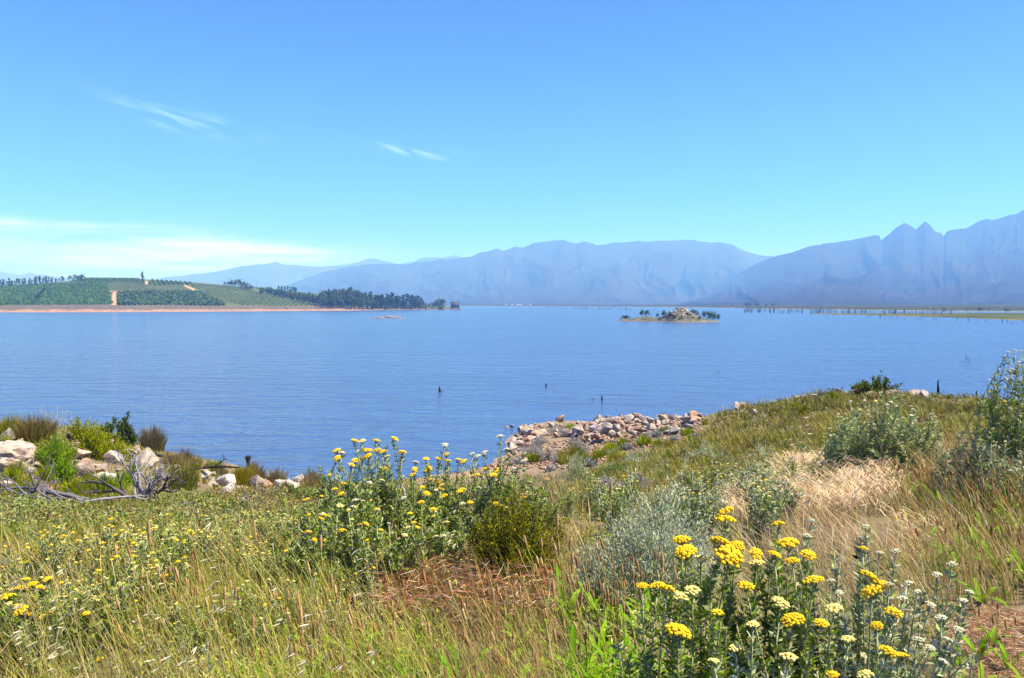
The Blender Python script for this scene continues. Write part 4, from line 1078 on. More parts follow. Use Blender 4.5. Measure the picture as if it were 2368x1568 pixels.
# the grey dead bush and the fallen one
q = ground_hit(326, 1168); s_ = px_m(q)
def _db(b):
    g = np.random.default_rng(21); L = 88 * s_
    for d, l, r in (((0.05, 0, 1), 0.95, 1.0), ((-0.25, 0.1, 1), 0.9, 0.8), ((0.3, 0.1, 1), 0.9, 0.8), ((0.12, -0.2, 1), 0.8, 0.7), ((-1, 0.1, 0.36), 1.15, 1.2), ((1, 0.05, 0.36), 1.2, 1.2), ((0.8, -0.2, 0.7), 0.9, 0.9), ((-0.5, 0.2, 0.9), 0.9, 0.8), ((0.5, 0.2, 0.9), 0.9, 0.8), ((-0.7, -0.1, 0.6), 0.7, 0.6)):
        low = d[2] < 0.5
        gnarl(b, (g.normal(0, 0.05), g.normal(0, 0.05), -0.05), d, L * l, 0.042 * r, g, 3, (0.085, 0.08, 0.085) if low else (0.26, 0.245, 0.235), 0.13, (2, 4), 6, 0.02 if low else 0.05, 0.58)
gone('dead_bush', 'leafless silver grey dead bush with spreading branches', _db, q, 'dead bush')
q = ground_hit(196, 1176); s_ = px_m(q)
def _db2(b):
    g = np.random.default_rng(23); L = 120 * s_
    for k in range(13):
        a = g.uniform(-0.55, 0.55); e = g.uniform(0.02, 0.42)
        gnarl(b, (g.normal(0, 0.1) - 0.1, g.normal(0, 0.2), 0.12), (-math.cos(a), math.sin(a) * 0.8, e), L * g.uniform(0.7, 1.25), g.uniform(0.02, 0.042), g, 3, (0.15, 0.145, 0.16), 0.11, (2, 3), 7, -0.015, 0.6)
    gnarl(b, (0, 0, 0.1), (1, -0.1, 0.06), 110 * s_, 0.03, g, 1, (0.28, 0.27, 0.29), 0.1, (2, 2), 8, 0.0)
gone('fallen_dead_bush', 'tangled grey dead branches lying flat on the slope', _db2, q, 'dead bush')
for u, v, s0, lab in ((935, 1168, 31, 'twisted bleached white twig standing in the grass'), (960, 1190, 33, 'forked bleached white twig leaning in the grass'), (775 / 1.0, 1180, 35, 'bleached bare stick among small flowers')):
    q = ground_hit(u, v)
    gone('dead_twig', lab, lambda b, s0=s0, q=q: gnarl(b, (0, 0, 0), (0.3, 0, 1), 45 * px_m(q), 0.012, np.random.default_rng(s0), 2, (0.6, 0.57, 0.53), 0.3, (1, 2), 6), q)
for u, v, h_, sd_, lab in ((118, 1006, 62, 61, 'thin pale bare twigs rising above the knoll crest'), (150, 1008, 56, 62, 'wispy leafless twigs beside the olive bush'), (195, 1015, 46, 63, 'grey bare twigs behind the second olive bush'), (640, 1116, 34, 64, 'thin bare shore twigs right of the burnt stump'), (515, 1098, 40, 65, 'fine brown twigs above the split boulder')):
    q = ground_hit(u, v)
    def _tw(b, q=q, h_=h_, sd_=sd_):
        gg = np.random.default_rng(sd_)
        for k in range(7): gnarl(b, (gg.normal(0, 0.12), gg.normal(0, 0.1), 0), (gg.normal(0, 0.25), 0, 1), h_ * px_m(q) * gg.uniform(0.5, 0.8), 0.011, gg, 2, (0.34, 0.31, 0.30), 0.12, (2, 3), 5, 0.02, 0.55)
    gone('bare_twigs', lab, _tw, q, 'dead bush')
# snags out in the water
def snag(u, v, wpx, hpx, lab, seed, twigs=2, name='snag'):
    q = on_z(u, v, 0); s_ = px_m(q)
    def f(b):
        g = np.random.default_rng(seed)
        tube(b, [(0, 0, -0.4), (0, 0, 0), (0.02, 0, hpx * s_ * 0.35), (-0.02, 0, hpx * s_ * 0.7), (0.0, 0, hpx * s_)], [wpx * s_ * 0.6, wpx * s_ * 0.5, wpx * s_ * 0.42, wpx * s_ * 0.25, wpx * s_ * 0.2], 7, (0.02, 0.015, 0.015))
        for k in range(twigs): gnarl(b, (0, 0, 0.02), (g.choice([-1, 1]), g.normal(0, 0.3), 0.5), hpx * s_ * 0.55, 0.5 * s_, g, 1, (0.03, 0.025, 0.025), 0.15, (1, 1), 4)
    gone(name, lab, f, q, 'snag')
snag(1016, 906, 6, 13, 'dark pointed snag sticking out of the open lake', 41, 3)
snag(1262, 893, 5, 7, 'short dark stump tip out in the lake', 42, 0)
snag(1391, 925, 5, 11, 'dark rounded snag beside thin twigs in the lake', 43, 0)
snag(1371, 924, 1.6, 6, 'thin dark twig poking from the lake between snags', 44, 2)
snag(2168, 914, 7, 36, 'dark bare post with a side twig on the right hand shore', 45, 2, 'dead_post')
snag(2257, 922, 6, 18, 'low dark post beyond the tall silver bush', 46, 0, 'dead_post')
def twigs(u, v, h, n, lab, seed):
    q = on_z(u, v, 0); s_ = px_m(q)
    def f(b):
        g = np.random.default_rng(seed)
        for k in range(n): gnarl(b, (g.normal(0, 5 * s_), g.normal(0, 0.3), -0.2), (g.normal(0, 0.3), 0, 1), h * s_ * g.uniform(0.6, 1.1), 0.55 * s_, g, 1, (0.05, 0.045, 0.05), 0.22, (1, 2), 6)
    gone('drowned_twigs', lab, f, q, 'snag')
twigs(1660, 864, 16, 3, 'curled drowned twigs rising from the lake', 51)
twigs(2244, 838, 20, 3, 'bent drowned branches in the lake near the right bush', 52)
twigs(1362, 924, 9, 2, 'tiny crossed twigs in the lake beside the rounded snag', 53)
twigs(2224, 838, 8, 2, 'small drowned sprig beside the bent branches', 54)
twigs(1552, 842, 7, 2, 'pair of tiny twigs far out in the lake', 55)
# ------------------------------------------------------------------ plants: shared makers
def project(P):
    P = np.asarray(P, float); cp, sp = math.cos(PITCH), math.sin(PITCH)
    d = P - np.array([0, 0, EYE])
    f = d[:, 1] * cp - d[:, 2] * sp; up = d[:, 1] * sp + d[:, 2] * cp
    return CU + FPX * d[:, 0] / f, CV - FPX * up / f
def scatter(n, d0, d1, a0=-41, a1=41):
    """ground spots in a fan before the viewpoint, closer together nearby"""
    a = np.radians(g.uniform(a0, a1, n)); d = np.exp(g.uniform(math.log(d0), math.log(d1), n))
    x, y = d * np.sin(a), d * np.cos(a)
    z = gz(x, y); k = z > 0.06
    return np.stack([x, y, z], 1)[k]
def polymask(P, poly):
    u, v = project(P)
    return np.array([in_poly(a, c, poly) for a, c in zip(u, v)], bool)
def blades(b, base, h, lean, w, c0, c1, seg=3, droop=0.0, curve=1.8):
    n = len(base); t = np.linspace(0, 1, seg + 1)
    h = np.broadcast_to(np.asarray(h, float), (n,)); w = np.broadcast_to(np.asarray(w, float), (n,)); droop = np.broadcast_to(np.asarray(droop, float), (n,))
    w = np.maximum(w, 0.00095 * np.hypot(base[:, 0], base[:, 1]))
    hor = lean[:, None, :] * h[:, None, None] * (t ** curve)[None, :, None]
    zz = h[:, None] * (t[None, :] - droop[:, None] * t[None, :] ** 3)
    P = np.concatenate([base[:, None, :2] + hor, (base[:, None, 2] + zz)[..., None]], -1)
    a = g.uniform(0, np.pi, n); s = np.stack([np.cos(a), np.sin(a) * 0.6, 0 * a], 1)
    ww = 0.5 * w[:, None] * np.clip(1.05 - t[None, :] ** 2, 0.12, 1)
    V = np.stack([P - s[:, None] * ww[..., None], P + s[:, None] * ww[..., None]], 2)      # n, seg+1, 2, 3
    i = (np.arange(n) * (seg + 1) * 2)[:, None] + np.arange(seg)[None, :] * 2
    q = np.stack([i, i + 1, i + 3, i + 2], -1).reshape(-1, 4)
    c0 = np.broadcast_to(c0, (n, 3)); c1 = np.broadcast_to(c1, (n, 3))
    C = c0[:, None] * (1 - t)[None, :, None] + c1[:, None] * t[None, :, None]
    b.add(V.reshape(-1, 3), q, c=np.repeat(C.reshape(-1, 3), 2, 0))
    return P[:, -1]
def jit(c, n, s=0.22):
    c = np.asarray(c, float)
    return np.clip(c * (1 + s * g.normal(size=(n, 1))) * (1 + 0.07 * g.normal(size=(n, 3))), 0.008, 0.9)
def pick(cols, n, s=0.2, P=None, sc=0.6, seed=3):
    cols = np.asarray(cols, float)
    if P is None: return jit(cols[g.integers(0, len(cols), n)], n, s)
    f = np.clip((fbm(P[:, 0] * sc, P[:, 1] * sc, seed, 3) * 1.25 + 0.5) + g.normal(0, 0.14, n), 0, 0.999)     # neighbours look alike
    return jit(cols[(f * len(cols)).astype(int)], n, s) * (1 + 0.30 * fbm(P[:, 0] * sc * 2.7, P[:, 1] * sc * 2.7, seed + 9, 2))[:, None]

# ---- flower heads of the everlastings (flat clusters of button florets), unit width
def head_mesh(seed, n, col, dark, full=True):
    gg = np.random.default_rng(seed); b = MB()
    k = np.arange(n); r = np.sqrt((k + 0.5) / n) * 0.45; a = k * 2.39996 + gg.normal(0, 0.15, n)
    cx, cy = r * np.cos(a), r * np.sin(a) * 0.9
    cz = 0.20 * (1 - (r / 0.5) ** 2) + gg.normal(0, 0.015, n)
    fr = 0.47 / math.sqrt(n) * gg.uniform(0.85, 1.15, n)
    m_ = 6; an = np.arange(m_) / m_ * 6.2832
    for i in range(n):
        tl = np.array([cx[i], cy[i]]) * 0.35
        rings = []
        for rr, zz in ((0.55, -0.9), (1.0, 0.0), (0.72, 0.55)):
            rings.append(np.stack([cx[i] + fr[i] * rr * np.cos(an) + tl[0] * fr[i] * zz, cy[i] + fr[i] * rr * np.sin(an) + tl[1] * fr[i] * zz, np.full(m_, cz[i] + fr[i] * zz)], 1))
        V = np.concatenate(rings + [[[cx[i], cy[i], cz[i] + fr[i] * 0.42]]])
        q = [(s * m_ + j, s * m_ + (j + 1) % m_, (s + 1) * m_ + (j + 1) % m_, (s + 1) * m_ + j) for s in (0, 1) for j in range(m_)]
        t = [(2 * m_ + j, 2 * m_ + (j + 1) % m_, 3 * m_) for j in range(m_)]
        c = np.array(col) * gg.uniform(0.85, 1.12)
        C = np.tile(c, (len(V), 1)); C[:m_] = c * np.array([0.75, 0.85, 0.8]); C[-1] = dark
        b.add(V, q, t, np.clip(C, 0, 0.95))
        if full and i % 3 == 0:
            tube(b, [(0, 0, -0.34), (cx[i] * 0.6, cy[i] * 0.6, -0.10), (cx[i], cy[i], cz[i] - fr[i] * 0.7)], [0.018, 0.014, 0.012], 3, (0.17, 0.21, 0.10))
    return b.mesh('flower_head', PETAL)
YEL, YDK = (0.88, 0.58, 0.012), (0.66, 0.33, 0.004)
PAL, PDK = (0.78, 0.66, 0.20), (0.72, 0.55, 0.10)
WHT, WDK = (0.60, 0.58, 0.36), (0.42, 0.38, 0.16)
HEADS = {'y': [head_mesh(600 + i, 34 + 5 * i, YEL, YDK) for i in range(3)], 'p': [head_mesh(620 + i, 28, PAL, PDK) for i in range(2)], 'w': [head_mesh(640 + i, 22, WHT, WDK) for i in range(2)], 'b': [head_mesh(650, 24, (0.42, 0.27, 0.09), (0.25, 0.13, 0.04))]}
SMALL = {'y': [head_mesh(660 + i, 9, YEL, (0.75, 0.40, 0.008), False) for i in range(2)], 'p': [head_mesh(680 + i, 9, PAL, PDK, False) for i in range(2)], 'w': [head_mesh(690 + i, 8, WHT, WDK, False) for i in range(2)]}
def stem_curve(base, tip, gg, n=8, bow=0.18):
    base, tip = np.asarray(base, float), np.asarray(tip, float)
    d = tip - base; L = np.linalg.norm(d)
    mid = base + d * 0.5 + np.array([d[0] * -bow, d[1] * -bow, 0.02 * L]) + gg.normal(0, 0.02, 3) * L
    t = np.linspace(0, 1, n)[:, None]
    return (1 - t) ** 2 * base + 2 * t * (1 - t) * mid + t ** 2 * tip
def leafy_stems(curves, gg, leaf_n, leaf_len, leaf_cols, stem_r=0.0025, stem_c=(0.26, 0.26, 0.14), start=0.03, splay=1.0):
    sb, lb = MB(), MB()
    for cv in curves:
        L = np.linalg.norm(np.diff(cv, axis=0), axis=1).sum()
        tube(sb, cv, np.linspace(stem_r * 1.4, stem_r, len(cv)), 4, np.array(stem_c) * gg.uniform(0.75, 1.25))
        n = max(6, int(leaf_n * gg.uniform(0.85, 1.15)))
        t = np.sort(start + (0.985 - start) * gg.uniform(0, 1, n) ** 0.85) * (len(cv) - 1)
        i = np.clip(t.astype(int), 0, len(cv) - 2); f = (t - i)[:, None]
        p = cv[i] * (1 - f) + cv[i + 1] * f
        tan = cv[i + 1] - cv[i]; tan /= np.linalg.norm(tan, axis=1, keepdims=True)
        a = np.arange(n) * 2.39996 + gg.uniform(0, 6)
        rad = np.stack([np.cos(a), np.sin(a), 0 * a], 1); rad -= tan * (rad * tan).sum(1, keepdims=True); rad /= np.linalg.norm(rad, axis=1, keepdims=True) + 1e-9
        d = rad * splay + tan * (1 - 0.35 * splay) + gg.normal(0, 0.14, (n, 3)); d /= np.linalg.norm(d, axis=1, keepdims=True)
        LL = leaf_len * gg.uniform(0.7, 1.25, n)
        cc = np.asarray(leaf_cols, float)[gg.integers(0, len(leaf_cols), n)]
        cards(lb, p + d * LL[:, None] * 0.5, LL, gg, cc, 3.0, d, 0.22)
    return sb, lb
LEAFC = [(0.19, 0.25, 0.055), (0.24, 0.29, 0.10), (0.13, 0.19, 0.035), (0.32, 0.34, 0.17)]
SILVC = [(0.26, 0.30, 0.14), (0.33, 0.36, 0.21), (0.18, 0.23, 0.085), (0.42, 0.43, 0.29)]
def everlasting(base, tips, label, group=None, leaf_n=60, leaf_len=0.028, cols=LEAFC, small=False, seed=0, extra=0, stem_r=0.0025, bow=0.18, hs=1.0, spread=0.05):
    """one flowering plant; tips = [(x, y, z, kind, width)], children: stems, foliage, each flower head"""
    gg = np.random.default_rng(seed)
    base = np.asarray(base, float)
    root = tag(empty('everlasting_plant', base), label, 'flower plant', group)
    curves = []
    for tp in tips:
        bb = np.array([gg.normal(0, spread), gg.normal(0, spread), -0.02])
        curves.append(stem_curve(bb, np.array(tp[:3]) - base - np.array([0, 0, 0.25 * tp[4]]), gg, bow=bow + gg.normal(0, 0.22)))
    for k in range(extra):
        tp = tips[gg.integers(0, len(tips))]
        e = (np.array(tp[:3]) - base) * gg.uniform(0.45, 0.93) + gg.normal(0, 0.11, 3) * np.array([1, 1, 0.5])
        curves.append(stem_curve(np.array([gg.normal(0, spread), gg.normal(0, spread), -0.02]), e, gg, bow=bow))
    sb, lb = leafy_stems(curves, gg, leaf_n, leaf_len, cols, stem_r)
    sb.obj('stem', BARK, root); fo = lb.obj('foliage', LEAVES, root); fo['kind'] = 'stuff'
    H = SMALL if small else HEADS
    for tp, cv in zip(tips, curves):
        me = H[tp[3]][gg.integers(0, len(H[tp[3]]))]
        child('flower_head', me, root, tuple(np.array(tp[:3]) - base), (gg.normal(0, 0.22) + 0.06, gg.normal(0, 0.22), gg.uniform(0, 6.28)), tp[4] * hs)
    return root

# ---- bushes: twigs from the base with leaves on their outer part
def bush(name, label, q, w, h, kind='round', twigs_n=160, leaves=45, leaf=0.03, cols=LEAFC, aspect=2.6, twig_c=(0.16, 0.12, 0.09), group=None, seed=1, depth=None, inner=0.35, cat='bush', drift=0.0):
    gg = np.random.default_rng(seed); dp = depth or w
    root = tag(empty(name, q), label, cat, group)
    sb, lb = MB(), MB()
    for k in range(twigs_n):
        a = gg.uniform(0, 6.283)
        if kind == 'round':
            e = math.asin(gg.uniform(0.02, 1)); rr = (gg.uniform(0.72, 1.08) if k % 3 else gg.uniform(0.4, 0.8)) * (0.70 + 0.55 * float(vnoise(np.array(a * 1.3 + seed), np.array(e * 2.2 + seed), 5))) * (1.22 if k % 11 == 0 else 1)
            tip = np.array([w * 0.5 * math.cos(a) * math.cos(e) * rr, dp * 0.5 * math.sin(a) * math.cos(e) * rr, h * math.sin(e) * rr])
        else:
            r = gg.uniform(0, 1) ** 0.6
            tip = np.array([w * 0.5 * r * math.cos(a), dp * 0.5 * r * math.sin(a), h * (1 - 0.45 * r ** 2) * gg.uniform(0.55, 1.1)])
        tip[0] += drift * tip[2]
        base = np.array([tip[0] * 0.22 + gg.normal(0, 0.02 * w), tip[1] * 0.22, -0.03])
        cv = stem_curve(base, tip, gg, 6, 0.12)
        if k % 2 == 0 or kind != 'round': tube(sb, cv, np.linspace(0.005, 0.0018, 6) * max(1, h), 3, np.array(twig_c) * gg.uniform(0.7, 1.3))
        n = leaves; t = (inner + (1.02 - inner) * gg.uniform(0, 1, n)) * 5
        i = np.clip(t.astype(int), 0, 4); f = (t - i)[:, None]
        p = cv[i] * (1 - f) + cv[i + 1] * f + gg.normal(0, 1, (n, 3)) * (0.045 if kind == 'round' else 0.022) * h
        p[:, 2] = np.maximum(p[:, 2], 0.01)
        d = unit(n, gg) * 0.8 + np.array([0, 0, 0.55]) + (tip - base) / np.linalg.norm(tip - base) * 0.5; d /= np.linalg.norm(d, axis=1, keepdims=True)
        cards(lb, p, leaf, gg, np.asarray(cols, float)[gg.integers(0, len(cols), n)] * gg.uniform(0.8, 1.2), aspect, d, 0.2)
    sb.obj('branch', BARK, root); fo = lb.obj('foliage', LEAVES, root); fo['kind'] = 'stuff'
    return root
def bush_px(name, label, u, v, wpx, hpx, **k):
    q = ground_hit(u, v); s_ = px_m(q)
    return bush(name, label, q, wpx * s_, hpx * s_, **k)
# ------------------------------------------------------------------ bushes
TUFTG0 = [(0.24, 0.28, 0.04), (0.29, 0.30, 0.06), (0.18, 0.225, 0.035)]
OLIVE = [(0.17, 0.19, 0.02), (0.23, 0.23, 0.025), (0.11, 0.145, 0.02), (0.28, 0.24, 0.035)]
GREEN = [(0.17, 0.28, 0.03), (0.22, 0.33, 0.04), (0.12, 0.21, 0.025)]
YGRN = [(0.24, 0.27, 0.025), (0.29, 0.29, 0.035), (0.17, 0.20, 0.022)]
DARK = [(0.045, 0.072, 0.022), (0.07, 0.10, 0.028), (0.11, 0.135, 0.045)]
SILV = [(0.38, 0.43, 0.26), (0.46, 0.50, 0.33), (0.29, 0.345, 0.19), (0.52, 0.54, 0.38)]
GREY = [(0.33, 0.32, 0.285), (0.42, 0.40, 0.36), (0.25, 0.24, 0.22)]
TUFTC = [(0.22, 0.21, 0.04), (0.28, 0.24, 0.06), (0.17, 0.185, 0.035), (0.33, 0.26, 0.10)]
TUFTG = [(0.24, 0.28, 0.04), (0.29, 0.30, 0.06), (0.18, 0.225, 0.035)]
def tuft(u, v, wpx, hpx, label, group=None, cols=TUFTC, n=420, name='reed_tuft', lean=0.0, tip=None):
    q = ground_hit(u, v); s_ = px_m(q); w, h = wpx * s_, hpx * s_
    b = MB(); a = g.uniform(0, 6.28, n); r = g.uniform(0, 1, n) ** 0.6
    base = np.stack([0.36 * w * r * np.cos(a), 0.36 * w * r * np.sin(a), np.full(n, -0.03)], 1)
    hh = h * g.uniform(0.4, 1.1, n) * (1 - 0.35 * r ** 2)
    ln = np.stack([0.20 * w / h * r * np.cos(a) + lean, 0.20 * w / h * r * np.sin(a)], 1) + g.normal(0, 0.17, (n, 2))
    c0 = pick(cols, n); c1 = c0 * 1.1 if tip is None else pick(tip, n)
    blades(b, base + q, hh, ln, 0.004, c0, c1, 3)
    o = b.obj(name, LEAVES); me = o.data
    co = np.empty(len(me.vertices) * 3, np.float32); me.vertices.foreach_get('co', co); co = co.reshape(-1, 3) - q; me.vertices.foreach_set('co', co.ravel()); o.location = q
    return tag(o, label, 'grass tuft', group)
bush_px('olive_shrub', 'dense dark olive shrub with upright sprays beside the yellow clump', 1185, 1372, 215, 232, kind='upright', twigs_n=260, leaves=95, leaf=0.021, cols=OLIVE, aspect=2.0, seed=3, inner=0.12, twig_c=(0.12, 0.08, 0.05))
bush_px('olive_shrub', 'small olive shrub spray behind the dense olive shrub', 1262, 1300, 100, 150, kind='upright', twigs_n=70, leaves=60, leaf=0.018, cols=OLIVE, aspect=2.0, seed=4, inner=0.2)
bush_px('silver_shrub', 'wide soft silver grey shrub next to the straw', 1505, 1378, 330, 232, twigs_n=620, leaves=70, leaf=0.026, cols=SILV, aspect=4.0, seed=5, inner=0.45, twig_c=(0.22, 0.18, 0.16), depth=1.0)
bush_px('silver_shrub', 'lower silver shrub shoulder before the wide silver shrub', 1385, 1405, 190, 150, twigs_n=240, leaves=60, leaf=0.026, cols=SILV, aspect=4.0, seed=6, inner=0.45, twig_c=(0.22, 0.18, 0.16))
bush_px('silver_shrub', 'small silver shrub at the edge of the straw patch', 1640, 1240, 170, 95, twigs_n=200, leaves=55, leaf=0.030, cols=SILV, aspect=4.0, seed=7, inner=0.45)
bush_px('grey_shrub', 'dark grey rounded shrublet in the meadow', 1398, 1142, 70, 44, twigs_n=90, leaves=40, leaf=0.05, cols=GREY, aspect=3.5, seed=8, cat='bush')
bush_px('grey_shrub', 'wide low grey shrublet before the dark grey one', 1470, 1130, 110, 30, twigs_n=90, leaves=40, leaf=0.05, cols=GREY, aspect=3.5, seed=9)
BROWN = [(0.32, 0.18, 0.10), (0.44, 0.30, 0.19), (0.20, 0.10, 0.06), (0.26, 0.20, 0.08)]
for u, v, w, h, sd_, lab in ((985, 1415, 230, 135, 21, 'tangled red brown dry shrub under the yellow clump'), (1115, 1440, 190, 120, 22, 'dry red brown shrub at the foot of the olive shrub'), (890, 1390, 150, 100, 23, 'small tangled dry shrub beside the yellow clump')):
    bush_px('dry_shrub', lab, u, v, w, h, twigs_n=190, leaves=34, leaf=0.055, cols=BROWN, aspect=12.0, seed=sd_, inner=0.1, twig_c=(0.20, 0.11, 0.07))
for i in range(26):
    u = g.uniform(-20, 860); v = g.uniform(1330, 1500)
    tuft(u, v, g.uniform(90, 170), g.uniform(90, 165), 'tall loose grass tussock in the foreground meadow', 'tall tussocks of the foreground meadow', [TUFTG0, [(0.30, 0.30, 0.08), (0.42, 0.36, 0.14)], [(0.20, 0.24, 0.06), (0.28, 0.30, 0.10)]][i % 3], 150, name='tussock', lean=-0.22, tip=[(0.50, 0.42, 0.18), (0.36, 0.36, 0.10)])
# on the left knoll
bush_px('green_bush', 'bright green feathery bush on the rocky knoll', 128, 1092, 86, 92, kind='upright', twigs_n=130, leaves=60, leaf=0.07, cols=GREEN, aspect=3.5, seed=11, inner=0.1)
bush_px('green_bush', 'bright green bush merging below the feathery bush', 150, 1120, 70, 66, kind='upright', twigs_n=90, leaves=50, leaf=0.07, cols=GREEN, aspect=3.5, seed=12, inner=0.1)
bush_px('olive_bush', 'wide yellow olive bush before the protea', 222, 1056, 110, 80, twigs_n=150, leaves=55, leaf=0.075, cols=YGRN, aspect=2.4, seed=13)
bush_px('olive_bush', 'second olive bush crowning the knoll', 185, 1020, 80, 52, kind='upright', twigs_n=80, leaves=50, leaf=0.07, cols=YGRN, aspect=2.4, seed=14, inner=0.1)
bush_px('olive_bush', 'olive bush sloping down to the grey boulders', 262, 1066, 80, 62, twigs_n=90, leaves=50, leaf=0.07, cols=YGRN, aspect=2.4, seed=15)
for u, v, w, h, sd_, lab in ((262, 1022, 62, 64, 16, 'dark glossy leaved protea standing against the water'), (300, 1030, 50, 54, 17, 'second dark glossy protea leaning to the water')):
    bush_px('protea_shrub', lab, u, v, w, h, twigs_n=34, leaves=60, leaf=0.11, cols=DARK, aspect=2.3, seed=sd_, inner=0.72, twig_c=(0.10, 0.075, 0.06))
tuft(352, 1042, 70, 62, 'brown green reed tuft against the water below the protea', cols=[(0.15, 0.14, 0.04), (0.22, 0.16, 0.08), (0.13, 0.15, 0.03)], n=900, tip=[(0.27, 0.21, 0.15), (0.20, 0.17, 0.10)])
tuft(560, 1122, 66, 52, 'golden green grass tuft beside the burnt stump', cols=[(0.24, 0.22, 0.04), (0.28, 0.24, 0.05)], n=800)
tuft(425, 1130, 80, 72, 'feathery green tuft above the dead bush', cols=TUFTG, n=800, tip=[(0.26, 0.20, 0.10), (0.19, 0.20, 0.05)])
tuft(82, 1018, 110, 66, 'tall brown green reed tuft on the knoll crest', cols=TUFTC, n=900, tip=[(0.22, 0.17, 0.08)])
tuft(25, 1005, 90, 50, 'olive reed tuft at the far end of the knoll', cols=TUFTC, n=600)
tuft(1603, 1042, 42, 34, 'bright green spiky rosette plant on the grassy slope', cols=[(0.16, 0.26, 0.03), (0.20, 0.30, 0.05)], n=110, name='spiky_rosette')
for i, (u, v, w, h) in enumerate(((205, 1140, 70, 52), (245, 1148, 66, 56), (175, 1146, 60, 46), (62, 1150, 50, 56), (285, 1130, 44, 44), (100, 1062, 50, 44), (40, 1105, 44, 46), (310, 1100, 40, 36), (395, 1112, 44, 38), (355, 1126, 50, 40), (160, 1062, 40, 40), (10, 1040, 50, 40), (450, 1090, 34, 30), (500, 1098, 40, 34))):
    bush_px('feathery_bush', 'feathery yellow green bush between the knoll rocks', u, v, w, h, kind='upright', twigs_n=70, leaves=40, leaf=0.06, cols=[YGRN, GREEN, TUFTG0][i % 3], aspect=3.4, seed=1300 + i, inner=0.08, group='feathery bushes between the knoll rocks')
for i, (u, v, w, h) in enumerate(((205, 1142, 90, 52), (240, 1150, 80, 55), (175, 1150, 70, 45), (60, 1152, 60, 55), (30, 1120, 40, 45), (270, 1140, 50, 40), (300, 1120, 40, 40), (110, 1110, 50, 40))):
    tuft(u, v, w, h, 'yellow green grass clump among the knoll rocks', 'grass clumps among the knoll rocks', TUFTG, 420)
for i in range(22):
    u = g.uniform(370, 760); v = np.interp(u, [370, 480, 600, 700, 760], [1066, 1088, 1108, 1118, 1112]) + g.uniform(-4, 26)
    tuft(u, v, g.uniform(24, 60), g.uniform(20, 46), 'brownish shore grass clump by the inlet', 'shore grass clumps by the inlet', TUFTC if i % 3 else TUFTG, 260, tip=[(0.26, 0.19, 0.13), (0.2, 0.17, 0.07)])
for i in range(46):
    u = g.uniform(1290, 1720); v = g.uniform(1050, 1120) - (u - 1290) * 0.10
    tuft(u, v, g.uniform(24, 60), g.uniform(16, 34), 'olive rush clump on the slope behind the spit', 'olive rush clumps behind the spit', TUFTC if i % 2 else TUFTG, 230)
# spit shrublets
cnt = 0
for u, v, w, h in ((1228, 1050, 80, 34), (1262, 1062, 70, 30), (1290, 1000, 70, 22), (1340, 1052, 60, 36), (1330, 1035, 50, 30), (1310, 1008, 40, 16), (1365, 1078, 40, 20), (1250, 1025, 44, 18), (1420, 1052, 36, 18), (1520, 1010, 40, 22), (1495, 1020, 34, 18), (1610, 1016, 36, 16), (1200, 1075, 40, 20), (1295, 1070, 40, 18), (1450, 1040, 36, 16), (1560, 1020, 30, 16), (1330, 1095, 36, 18), (1270, 1090, 30, 14)):
    cnt += 1
    bush_px('grey_shrub', 'low ash grey shrublet among the spit stones', u, v, w, h, twigs_n=70, leaves=30, leaf=0.075, cols=GREY, aspect=3.6, seed=900 + cnt, group='ash grey shrublets on the spit')
for u, v, w, h in ((1318, 996, 44, 20), (1385, 1060, 40, 30), (1440, 1030, 34, 22), (1350, 1070, 30, 24), (1545, 1000, 30, 18), (1590, 1006, 34, 20), (1500, 1030, 30, 18), (1410, 1040, 30, 22), (1235, 1066, 40, 26)):
    tuft(u, v, w, h, 'green weed tuft among the spit stones', 'green tufts on the spit', TUFTG, 260)
# tussocks and small shrubs scattered over the slopes
for i in range(60):
    u = g.uniform(1660, 2380); v = np.interp(u, [1660, 1860, 2100, 2380], [985, 935, 930, 945]) + g.uniform(0, 1) ** 1.3 * 85
    if u > 1900 and v > 985: continue
    tuft(u, v, g.uniform(26, 64), g.uniform(16, 32), 'olive tussock on the grassy rise', 'olive tussocks on the grassy rise', TUFTC if i % 3 else [(0.16, 0.19, 0.04), (0.22, 0.24, 0.06)], 240, name='tussock', tip=[(0.36, 0.29, 0.15), (0.30, 0.28, 0.09)])
for i in range(30):
    u = g.uniform(20, 700); v = np.interp(u, [0, 300, 700], [1178, 1172, 1150]) + g.uniform(0, 60)
    tuft(u, v, g.uniform(30, 70), g.uniform(18, 36), 'grey olive tussock on the slope below the dead bushes', 'tussocks below the dead bushes', [TUFTC, TUFTG, SILVC][i % 3], 240, name='tussock')
for i in range(12):
    u = g.uniform(350, 1100); v = g.uniform(1135, 1215)
    bush_px('low_shrub', 'low grey green shrublet on the slope above the flowers', u, v, g.uniform(40, 80), g.uniform(20, 34), twigs_n=60, leaves=34, leaf=0.05, cols=[SILVC, LEAFC, GREY][i % 3], aspect=3.0, seed=1200 + i, group='low shrublets on the slope')
for i in range(16):
    u = g.uniform(1330, 1800); v = g.uniform(1075, 1150) - (u - 1330) * 0.06
    bush_px('low_shrub', 'soft grey green shrublet on the open meadow', u, v, g.uniform(50, 110), g.uniform(24, 44), twigs_n=80, leaves=36, leaf=0.045, cols=[SILVC, LEAFC, SILV][i % 3], aspect=3.2, seed=1240 + i, group='soft shrublets of the open meadow')
